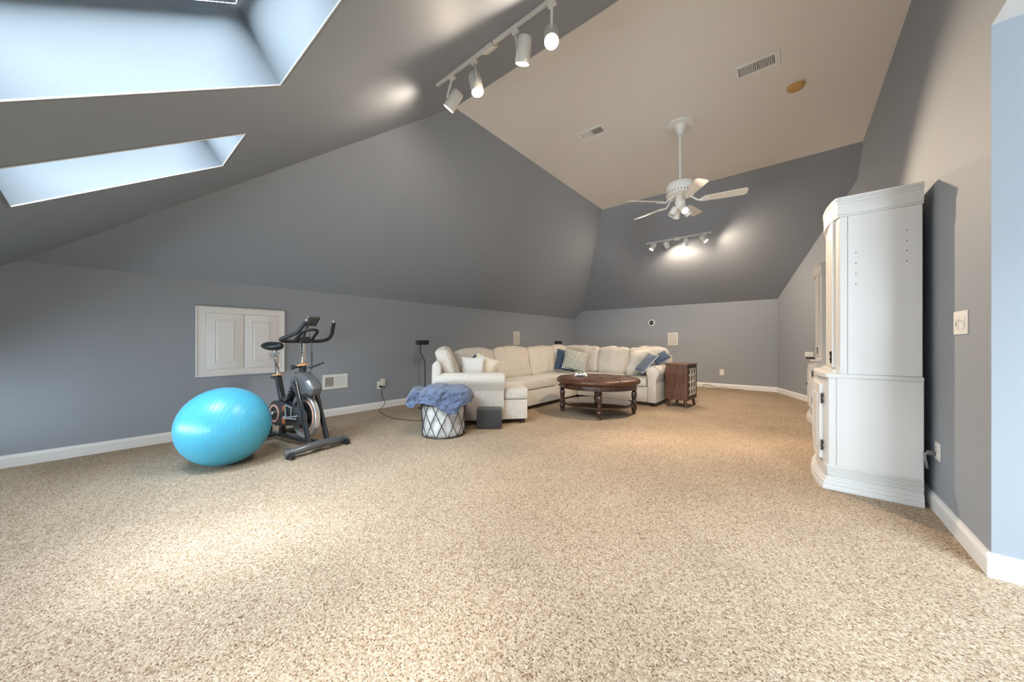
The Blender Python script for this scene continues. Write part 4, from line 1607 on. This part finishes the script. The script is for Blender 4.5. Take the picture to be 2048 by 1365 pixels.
for a, b_ in ((dy0, dym - .002), (dym + .002, dy1)):
    bm = new_bm()
    add_box2(bm, (XL, a, dz0), (XL + .030, b_, dz1), .004)
    lf = obj('door_leaf', bm, M_WHITE, ac)
    for k, (mg, x0, x1) in enumerate(((.072, .030, .036), (.078, .030, .031))):
        if k == 0:      # bead round the sunk field
            bm = new_bm()
            for q0, q1 in (((a + mg, dz0 + mg), (b_ - mg, dz0 + mg + .009)), ((a + mg, dz1 - mg - .009), (b_ - mg, dz1 - mg)), ((a + mg, dz0 + mg), (a + mg + .009, dz1 - mg)), ((b_ - mg - .009, dz0 + mg), (b_ - mg, dz1 - mg))):
                add_box2(bm, (XL + x0, q0[0], q0[1]), (XL + x1, q1[0], q1[1]), .003)
            obj('moulding', bm, M_WHITE, lf)
    bm = new_bm()
    y0_, y1_, z0_, z1_ = a + .105, b_ - .105, dz0 + .105, dz1 - .105
    b = bmesh.new()
    v1 = [b.verts.new((XL + .030, y, z)) for y, z in ((y0_ - .025, z0_ - .025), (y1_ + .025, z0_ - .025), (y1_ + .025, z1_ + .025), (y0_ - .025, z1_ + .025))]
    v2 = [b.verts.new((XL + .040, y, z)) for y, z in ((y0_, z0_), (y1_, z0_), (y1_, z1_), (y0_, z1_))]
    for k in range(4):
        b.faces.new((v1[k], v1[(k + 1) % 4], v2[(k + 1) % 4], v2[k]))
    b.faces.new(v2)
    merge(bm, b)
    obj('raised_panel', bm, M_WHITE, lf, smooth=False)

# ------------------------------------------------------------------ wall register
vn = thing('wall_vent', 'white metal wall register low on the left wall beside the exercise bike', 'vent', (XL, 2.285, .51))
vy0, vy1, vz0, vz1 = 2.10, 2.469, .402, .620
bm = new_bm()
for lo_, hi_ in (((vy0, vz0), (vy1, vz0 + .04)), ((vy0, vz1 - .04), (vy1, vz1)), ((vy0, vz0 + .04), (vy0 + .04, vz1 - .04)), ((vy1 - .04, vz0 + .04), (vy1, vz1 - .04)), ((2.262, vz0 + .04), (2.276, vz1 - .04))):
    add_box2(bm, (XL, lo_[0], lo_[1]), (XL + .012, hi_[0], hi_[1]), .003, 1)
obj('frame', bm, M_PLASTIC, vn)
bm = new_bm()
add_box2(bm, (XL + .0005, vy0 + .03, vz0 + .03), (XL + .002, vy1 - .03, vz1 - .03))
obj('duct_back', bm, mat('duct_grey', (.16, .15, .135), .7), vn)
s0 = None
for k in range(6):
    z = vz0 + .052 + k * .0228
    bm = new_bm()
    M_ = Matrix.Translation((XL + .006, (2.14 + 2.262) / 2, z)) @ Matrix.Rotation(math.radians(35), 4, 'Y')
    b = bmesh.new()
    bmesh.ops.create_cube(b, size=1)
    bmesh.ops.scale(b, vec=(.002, .122, .013), verts=b.verts)
    b.transform(M_)
    merge(bm, b)
    obj('slat', bm, M_PLASTIC, vn)
for k in range(12):
    bm = new_bm()
    y = 2.283 + k * .0126
    M_ = Matrix.Translation((XL + .007, y, (vz0 + vz1) / 2)) @ Matrix.Rotation(math.radians(-50), 4, 'Z')
    b = bmesh.new()
    bmesh.ops.create_cube(b, size=1)
    bmesh.ops.scale(b, vec=(.002, .0125, .14), verts=b.verts)
    b.transform(M_)
    merge(bm, b)
    obj('slat', bm, M_PLASTIC, vn)
ob_box('lever', (XL + .012, 2.45, .53), (XL + .02, 2.458, .56), M_PLASTIC, vn)

# ------------------------------------------------------------------ in-wall speakers, wall camera, outlets, switch
def flush_speaker(p, nrm, w_, h_, label):
    t = thing('wall_speaker', label, 'speaker', p, 0, 'white flush wall speakers')
    n = Vector(nrm)
    x = n.cross(Vector((0, 0, 1))).normalized()
    M = axes(p, x, (0, 0, 1))
    if (M.to_3x3() @ Vector((0, 0, 1))).dot(n) < 0:
        M = axes(p, -x, (0, 0, 1))
    for nm, ww, hh, d0, d1, m in (('frame', w_, h_, 0, .010, M_PLASTIC), ('grille', w_ - .035, h_ - .035, .006, .0125, mat('speaker_grille', (.60, .585, .55), .7, .2, bump=(600, .3, .001)))):
        bm = new_bm()
        add_box(bm, (0, 0, (d0 + d1) / 2), (ww, hh, d1 - d0), .003, 1)
        bm.transform(M)
        obj(nm, bm, m, t)
flush_speaker((XL, 6.645, 1.203), (1, 0, 0), .235, .325, 'pale flush speaker panel on the left wall above the sofa')
flush_speaker((-2.435, YB, 1.190), (0, -1, 0), .245, .33, 'pale flush speaker panel on the back wall above the right sofa arm')

cm = thing('wall_sensor', 'small round white wall device with a black face on the back wall', 'sensor', (-2.969, YB, 1.631))
MCm = Matrix.Translation((-2.969, YB, 1.631)) @ Matrix.Rotation(PI / 2, 4, 'X')
bm = new_bm()
add_lathe(bm, [(0, 0), (.082, 0), (.088, .006), (.088, .016), (.082, .022), (0, .022)], 36, MCm)
obj('ring', bm, M_WHITE, cm)
bm = new_bm()
b = bmesh.new()
bmesh.ops.create_uvsphere(b, u_segments=24, v_segments=12, radius=1)
bmesh.ops.transform(b, matrix=MCm @ Matrix.Translation((0, 0, .022)) @ Matrix.Diagonal((.058, .064, .012, 1)), verts=b.verts)
merge(bm, b)
fc = obj('face', bm, M_BLACK, cm)
bm = new_bm()
add_lathe(bm, [(.012, .0335), (.018, .0335), (.018, .036), (.012, .036)], 20, MCm @ Matrix.Diagonal((.8, 1.5, 1, 1)), loop=True)
obj('lens_ring', bm, mat('lens_grey', (.35, .35, .35), .3), fc)

def plate(name, label, cat, p, nrm, w_, h_, group=None):
    t = thing(name, label, cat, p, 0, group)
    n = Vector(nrm)
    x = Vector((0, 0, 1)).cross(n).normalized()
    M = axes(p, x, (0, 0, 1))
    def loc(nm, c, s, m, par=t, bev=.0015):
        bm = new_bm()
        add_box(bm, c, s, bev, 1)
        bm.transform(M)
        return obj(nm, bm, m, par)
    loc('cover_plate', (0, 0, .003), (w_, h_, .006), M_PLASTIC, bev=.002)
    return t, M, loc
def sockets(loc, h_):
    for s in (-1, 1):
        k = loc('socket', (0, s * h_ * .19, .007), (.034, .03, .004), M_PLASTIC)
        for x in (-.007, .007):
            loc('slot', (x, s * h_ * .19 + .003, .0092), (.003, .010, .001), M_DARK, k, 0)
t, M, loc = plate('power_outlet', 'white outlet plate on the left wall with a plug adapter in it', 'outlet', (XL, 3.003, .385), (1, 0, 0), .10, .13, 'power outlets')
sockets(loc, .13)
ad = thing('plug_adapter', 'cream plug adapter in the left wall outlet with a black cord', 'adapter', (XL + .006, 3.03, .42))
bm = new_bm()
add_box2(bm, (XL + .0095, 3.005, .375), (XL + .055, 3.075, .49), .008)
obj('case', bm, mat('cream_plastic', (.70, .66, .55), .4), ad)
bm = new_bm()
add_box2(bm, (XL + .0095, 2.985, .355), (XL + .05, 3.03, .385), .006)
obj('plug', bm, M_BLACK, ad)
bm = new_bm()
add_tube(bm, [(XL + .045, 3.01, .36), (XL + .05, 3.015, .29), (XL + .05, 3.02, .2), (XL + .06, 3.06, .12), (XL + .055, 3.05, .06), (XL + .09, 2.97, .01), (-5.10, 2.86, .006), (-4.983, 2.829, .006), (-4.64, 2.738, .006), (-4.324, 2.745, .006), (-4.03, 2.87, .006), (-3.85, 3.1, .006), (-3.9, 3.6, .006)], .0045, 8, 8)
obj('cord', bm, M_BLACK, ad)

t, M, loc = plate('power_outlet', 'white outlet plate on the back wall right of the walnut cabinet', 'outlet', (-1.337, YB, .383), (0, -1, 0), .088, .14, 'power outlets')
sockets(loc, .14)
t, M, loc = plate('power_outlet', 'white outlet plate low on the right wall beside the near tall cabinet', 'outlet', (XR, 3.44, .398), (-1, 0, 0), .095, .115, 'power outlets')
sockets(loc, .115)
pc = thing('plug_lead', 'grey plug and cord running from the right wall outlet behind the near cabinet', 'cord', (XR - .02, 3.46, .38))
bm = new_bm()
add_box2(bm, (XR - .045, 3.445, .365), (XR - .0095, 3.475, .395), .005)
obj('plug', bm, mat('grey_plug_plastic', (.12, .12, .12), .4), pc)
bm = new_bm()
add_tube(bm, [(XR - .04, 3.46, .38), (XR - .052, 3.462, .36), (XR - .045, 3.47, .31), (XR - .035, 3.50, .27), (XR - .025, 3.57, .25)], .0065, 8, 6)
obj('cord', bm, mat('grey_cord', (.22, .22, .22), .35), pc)
t, M, loc = plate('light_switch', 'white switch plate with a slide dimmer on the right wall', 'switch', (XR, 3.045, 1.209), (-1, 0, 0), .20, .13)
for c, s in (((-.045, 0, .0075), (.045, .07, .003)), ((.05, 0, .0075), (.035, .07, .003))):
    loc('rocker_plate', c, s, M_WHITE)
loc('toggle', (.05, .008, .018), (.010, .012, .026), M_WHITE)
loc('slot', (-.045, 0, .0095), (.006, .04, .001), M_DARK, bev=0)
loc('slider', (-.045, .012, .012), (.016, .008, .008), M_WHITE)

# loose cord along the back baseboard
lc = thing('loose_cord', 'thin dark cord lying on the carpet against the back baseboard', 'cord', (-1.35, 9.46, 0))
bm = new_bm()
add_tube(bm, [(-1.70, YB - .10, .006), (-1.74, YB - .04, .03), (-1.70, YB - .03, .06), (-1.62, YB - .03, .065), (-1.50, YB - .035, .03), (-1.42, YB - .05, .006), (-1.30, YB - .04, .02), (-1.25, YB - .04, .035), (-1.2, YB - .05, .006), (-1.1, YB - .08, .006), (-.98, YB - .06, .006), (-.9, YB - .05, .006)], .004, 6, 8)
obj('cord', bm, M_BLACK, lc)

# ------------------------------------------------------------------ satellite speakers on stands
def stand_speaker(x, y, lab, yaw, bend=True):
    top = 1.058
    t = thing('speaker_stand', lab[0], 'stand', (x, y, 0), 0, 'thin speaker stands behind the sofa')
    bm = new_bm()
    add_lathe(bm, [(0, 0), (.12, 0), (.12, .008), (.11, .014), (0, .016)], 28, Matrix.Translation((x, y, 0)))
    obj('base', bm, M_BLACKMETAL, t)
    d = Vector((.772, .636, 0))
    bm = new_bm()
    o = Vector((x, y, 0))
    j = .075 if bend else 0
    add_tube(bm, [o + V(0, 0, .012), o + V(0, 0, .72), o + V(0, 0, .78), o - d * j + V(0, 0, .93), o - d * j + V(0, 0, .98), o - d * j + V(0, 0, top)], .0095, 8, 5)
    obj('pole', bm, M_BLACKMETAL, t)
    bm = new_bm()
    add_tube(bm, [o - d * (j + .03) + V(0, 0, top), o - d * (j + .035) + V(0, 0, .7), o - d * (j + .02) + V(0, 0, .4), o - d * .03 + V(0, 0, .016)], .003, 6, 6)
    obj('cable', bm, M_BLACK, t)
    c = o - d * j + d * .03
    s = thing('satellite_speaker', lab[1], 'speaker', c + V(0, 0, top), yaw, 'satellite speakers on thin stands')
    bm = new_bm()
    add_box2(bm, (-.095, -.06, .001), (.095, .06, .080), .006)
    obj('case', bm, mat('charcoal_case', (.05, .05, .052), .4), s, world=False)
    bm = new_bm()
    add_box2(bm, (-.088, -.066, .007), (.088, -.058, .073), .004)
    obj('grille', bm, mat('black_grille', (.012, .012, .012), .8), s, world=False)
stand_speaker(-4.80, 3.52, ('thin black speaker stand with a jog in its pole, left of the sofa', 'black satellite speaker on the stand at the left end of the sofa'), math.radians(75))
stand_speaker(-4.92, 7.88, ('thin black speaker stand behind the inner corner of the sofa', 'black satellite speaker rising behind the inner corner of the sofa'), math.radians(40), False)

# ------------------------------------------------------------------ ceiling registers and detector
def ceiling_vent(x0, x1, y0, y1, label, flip):
    t = thing('ceiling_vent', label, 'vent', ((x0 + x1) / 2, (y0 + y1) / 2, zC), 0, 'white ceiling registers')
    bm = new_bm()
    m_ = .035
    xm = (x0 + x1) / 2
    for lo_, hi_ in (((x0, y0), (x1, y0 + m_)), ((x0, y1 - m_), (x1, y1)), ((x0, y0 + m_), (x0 + m_ + .01, y1 - m_)), ((x1 - m_ - .01, y0 + m_), (x1, y1 - m_)), ((xm - .006, y0 + m_), (xm + .006, y1 - m_))):
        add_box2(bm, (lo_[0], lo_[1], zC - .012), (hi_[0], hi_[1], zC), .003, 1)
    obj('frame', bm, M_PLASTIC, t)
    bm = new_bm()
    add_box2(bm, (x0 + .03, y0 + .03, zC - .002), (x1 - .03, y1 - .03, zC - .0005))
    obj('duct_back', bm, M_DARK, t)
    for half in (0, 1):
        a = x0 + m_ + .014 if half == 0 else xm + .010
        b_ = xm - .010 if half == 0 else x1 - m_ - .014
        n = 10
        for k in range(n):
            x = a + (b_ - a) * (k + .5) / n
            bm = new_bm()
            b = bmesh.new()
            bmesh.ops.create_cube(b, size=1)
            bmesh.ops.scale(b, vec=(.0022, y1 - y0 - 2 * m_, .0095), verts=b.verts)
            b.transform(Matrix.Translation((x, (y0 + y1) / 2, zC - .007)) @ Matrix.Rotation(math.radians(52 if half == 0 else -52), 4, 'Y'))
            merge(bm, b)
            obj('slat', bm, M_PLASTIC, t)
ceiling_vent(-.470, -.098, 3.99, 4.198, 'larger looking white ceiling register nearest the right wall', 0)
ceiling_vent(-2.178, -1.820, 3.957, 4.150, 'white ceiling register left of the ceiling fan', 1)
sd_ = thing('smoke_detector', 'yellowed round smoke detector on the ceiling near the right wall', 'smoke detector', (.014, 4.665, zC))
MS = Matrix.Translation((.014, 4.665, zC)) @ Matrix.Rotation(PI, 4, 'X')
bm = new_bm()
add_lathe(bm, [(0, 0), (.078, 0), (.080, .006), (.078, .012), (0, .012)], 36, MS)
obj('base_plate', bm, mat('ivory_plastic', (.66, .58, .44), .45), sd_)
bm = new_bm()
add_lathe(bm, [(0, .011), (.073, .011), (.074, .02), (.070, .036), (.062, .042), (0, .044)], 36, MS)
cvr = obj('cover', bm, mat('yellowed_plastic', (.58, .33, .11), .45), sd_)
bm = new_bm()
add_cyl(bm, (-.03, 4.645, zC - .0425), (-.03, 4.645, zC - .046), .006, .006, 10)
obj('test_button', bm, mat('amber_button', (.40, .20, .06), .4), cvr)

# ------------------------------------------------------------------ ceiling fan
M_FAN = mat('fan_white', (.78, .76, .71), .4, .45)
M_BULB = emis('lit_bulb', (1.0, .90, .72), 9)
M_BULBLOW = mat('unlit_bulb', (.55, .53, .50), .15, .6)
FC = Vector((-1.09, 4.60, 0))
fan = thing('ceiling_fan', 'white five blade ceiling fan with spot lights on a long downrod', 'ceiling fan', FC + V(0, 0, zC))
bm = new_bm()
R8 = [(FC + dirv(2 * PI * k / 8 + PI / 8, .165))[:2] for k in range(8)]
add_slab(bm, R8, zC - .022, zC, .003)
obj('mounting_plate', bm, M_FAN, fan)
bm = new_bm()
add_lathe(bm, [(.022, -.135), (.035, -.13), (.045, -.10), (.062, -.05), (.078, -.035), (.08, -.022), (0, -.022)], 32, Matrix.Translation(FC + V(0, 0, zC)))
obj('canopy', bm, M_FAN, fan)
ZB = 2.90
ZBL = 2.835
bm = new_bm()
add_cyl(bm, FC + V(0, 0, ZB + .20), FC + V(0, 0, zC - .12), .0135, .0135, 16)
obj('downrod', bm, M_FAN, fan)
bm = new_bm()
add_lathe(bm, [(.04, .008), (.13, .010), (.16, .022), (.168, .05), (.168, .13), (.162, .155), (.14, .175), (.05, .185), (.03, .215), (.018, .22), (0, .22)], 40, Matrix.Translation(FC + V(0, 0, ZB)))
mh = obj('motor_housing', bm, M_FAN, fan)
bm = new_bm()
for k in range(30):
    a = 2 * PI * k / 30
    add_box(bm, FC + V(.166 * math.cos(a), .166 * math.sin(a), ZB + .045), (.006, .008, .024), 0, 1, Matrix.Rotation(a, 3, 'Z'))
obj('cooling_slots', bm, mat('slot_grey', (.22, .21, .19), .6), mh)
TIL = Matrix.Translation(FC + V(0, 0, ZB)) @ Matrix.Rotation(math.radians(3.6), 4, 'X')
blade0 = iron0 = None
for k in range(5):
    a = math.radians(13.1) + k * 2 * PI / 5
    Mx = Matrix.Translation((0, 0, ZBL - zC)) @ Matrix.Rotation(math.radians(3.6), 4, 'X') @ Matrix.Rotation(a, 4, 'Z') @ Matrix.Rotation(math.radians(-15), 4, 'X')
    if blade0 is None:
        bm = new_bm()
        pts = []
        r0, r1, w0, w1, cr = .235, .70, .052, .068, .035
        pts = [(r0, -w0 * .6), (r0 + .03, -w0)]
        for q in range(6):
            t_ = -PI / 2 + q / 5 * PI / 2
            pts.append((r1 - cr + cr * math.cos(t_), -w1 + cr + cr * math.sin(t_)))
        for q in range(6):
            t_ = q / 5 * PI / 2
            pts.append((r1 - cr + cr * math.cos(t_), w1 - cr + cr * math.sin(t_)))
        pts += [(r0 + .03, w0), (r0, w0 * .6)]
        add_slab(bm, pts, -.004, .004, .0015, 1)
        blade0 = obj('blade', bm, mat('blade_white', (.76, .71, .63), .45), fan, world=False)
        blade0.matrix_basis = Mx
        bm = new_bm()
        add_tube(bm, [(.09, 0, .07), (.13, 0, .05), (.17, 0, .015), (.20, 0, -.007), (.24, 0, -.008)], .010, 8, 5)
        for s in (-1, 1):
            add_tube(bm, [(.20, 0, -.008), (.235, s * .024, -.009), (.28, s * .024, -.009), (.31, s * .008, -.009)], .0055, 6, 5)
        iron0 = obj('blade_iron', bm, M_FAN, blade0, world=False)
    else:
        bl_ = inst('blade', blade0, fan, Mx)
        inst('blade_iron', iron0, bl_)
bm = new_bm()
add_lathe(bm, [(0, -.15), (.05, -.15), (.058, -.135), (.058, -.075), (.062, -.06), (.055, -.02), (.06, .0), (.06, .02), (0, .02)], 32, Matrix.Translation(FC + V(0, 0, ZB)))
obj('light_hub', bm, M_FAN, fan)

def add_spot(name, loc, direction, energy, cone, blend, radius, col=WARM):
    l = bpy.data.lights.new(name, 'SPOT')
    l.energy = energy
    l.spot_size = math.radians(cone)
    l.spot_blend = blend
    l.shadow_soft_size = radius
    l.color = col
    o = bpy.data.objects.new(name, l)
    COL.objects.link(o)
    o.location = loc
    o.rotation_euler = Vector(direction).to_track_quat('-Z', 'Y').to_euler()
    return o

def spot_can(par, c, axis, r, ln, bulb_m, nm='spot_can', arm_from=None, m=None):
    """cylinder lamp open at its front; c is its middle, axis points out of the mouth."""
    m = m or M_FAN
    ax = Vector(axis).normalized()
    M = Matrix.Translation(Vector(c)) @ frame_z(ax)
    h = ln / 2
    bm = new_bm()
    add_lathe(bm, [(0, -h), (r * .86, -h), (r * .97, -h + .012), (r, -h + .025), (r, h), (r * .93, h), (r * .93, h - .03), (r * .80, h - .05), (0, h - .05)], 32, M)
    b0 = bm.faces[:]
    can = obj(nm, bm, m, par)
    bm = new_bm()
    add_lathe(bm, [(0, h - .049), (r * .78, h - .049), (r * .88, h - .02), (r * .82, h - .012), (r * .5, h - .004), (0, h - .001)], 28, M)
    obj('bulb', bm, bulb_m, can)
    if arm_from is not None:
        bm = new_bm()
        side = ax.cross(Vector(arm_from) - Vector(c)).cross(ax).normalized()
        add_tube(bm, [Vector(arm_from), Vector(arm_from).lerp(Vector(c) + side * (r + .012), .7), Vector(c) + side * (r + .006) + ax * .01, Vector(c) + side * r * .98 + ax * .02], .0085, 8, 4)
        obj('swivel_arm', bm, m, can)
    return can, Vector(c) + ax * (h + .012)
vw = Vector((.636, -.772, 0))
for k, (dr, lit) in enumerate(((V(-.772, -.636, 0), False), (V(.772, .636, 0), False), (vw, True), (-vw, True))):
    ax = (dr * .55 + V(0, 0, -1)).normalized()
    if k == 2: ax = (dr * 1.0 + V(0, 0, -.9)).normalized()
    c = FC + V(0, 0, ZB - .18) + dr * .085
    can, mouth = spot_can(fan, c, ax, .041, .105, M_BULB if lit else M_BULBLOW, 'spot_can')
    if lit:
        add_spot('fan_bulb_light', mouth, ax, FAN_W, 118, .5, .03)

# ------------------------------------------------------------------ track lights
def track_light(label, p0, p1, nrm, conn, heads, energy, r, ln, cone, blend=.12, soft=.6, col=WARM):
    p0, p1, n = Vector(p0), Vector(p1), Vector(nrm).normalized()
    t = thing('track_light', label, 'track light', (p0 + p1) / 2, 0, 'white four head track lights')
    d = (p1 - p0).normalized()
    M = axes((p0 + p1) / 2, d, n.cross(d))
    L_ = (p1 - p0).length
    def lb(nm, c, s, par=t, bev=.002, m=M_FAN):
        bm = new_bm()
        add_box(bm, c, s, bev, 1)
        bm.transform(M)
        return obj(nm, bm, m, par)
    for y in (-.0125, .0125):
        lb('rail', (0, y, .011), (L_, .010, .022))
    lb('rail_channel', (0, 0, .006), (L_, .016, .012), m=mat('channel_shadow', (.25, .23, .20), .6))
    for s in (-1, 1):
        lb('end_cap', (s * L_ / 2, 0, .011), (.016, .036, .023))
    cx = (Vector(conn) - (p0 + p1) / 2).dot(d)
    lb('power_feed', (cx, 0, .020), (.11, .075, .04), bev=.006)
    for q, (st_, c, ax, bright) in enumerate(heads):
        sx_ = (Vector(st_) - (p0 + p1) / 2).dot(d)
        foot = M @ Vector((sx_, 0, .03))
        can, mouth = spot_can(t, c, ax, r, ln, M_BULB, 'lamp_head', foot)
        bm = new_bm()
        add_box(bm, (sx_, 0, .032), (.055, .03, .034), .004, 1)
        bm.transform(M)
        obj('adapter', bm, M_FAN, can)
        add_spot('track_bulb_light', mouth, ax, energy * bright, cone, blend, r * soft, col)
    return t
def onF(x, y=1.835, d=0.0): return Vector((x, y, zF(y))) - nF * d
track_light('white track light with four heads on the front slope at the top of the picture',
    onF(-2.33), onF(-1.11), nF, onF(-1.74),
    [((-2.155, 0, 0), (-2.218, 1.917, 3.144), (-.626, -.2, -.754), 1.0),
     ((-1.905, 0, 0), (-1.925, 1.893, 3.129), (.24, .0, -.971), 1.0),
     ((-1.495, 0, 0), (-1.441, 1.875, 3.117), (-.326, .237, -.915), 1.0),
     ((-1.195, 0, 0), (-1.26, 1.948, 3.164), (.245, -.378, -.893), 1.0)], TRACK_W, .05, .155, 177, .45, 1.2, (1.0, .82, .64))
nB = Vector((0, -sB, -1)).normalized()
def zBk(y): return zB + sB * (YB - y)
def onB(x, y=7.53): return Vector((x, y, zBk(y)))
track_light('white track light with four heads on the far slope below the ceiling fan',
    onB(-2.44), onB(-1.235), nB, onB(-1.84),
    [((-2.345, 0, 0), (-2.295, 7.466, 3.118), (-.4, -.384, -.832), .8),
     ((-1.995, 0, 0), (-2.03, 7.48, 3.11), (.332, .328, -.885), 1.0),
     ((-1.675, 0, 0), (-1.67, 7.493, 3.102), (-.055, .246, -.968), 1.0),
     ((-1.34, 0, 0), (-1.353, 7.482, 3.109), (.628, -.046, -.777), 1.0)], TRACK2_W, .048, .14, 179, .5, 1.2, (1.0, .80, .60))
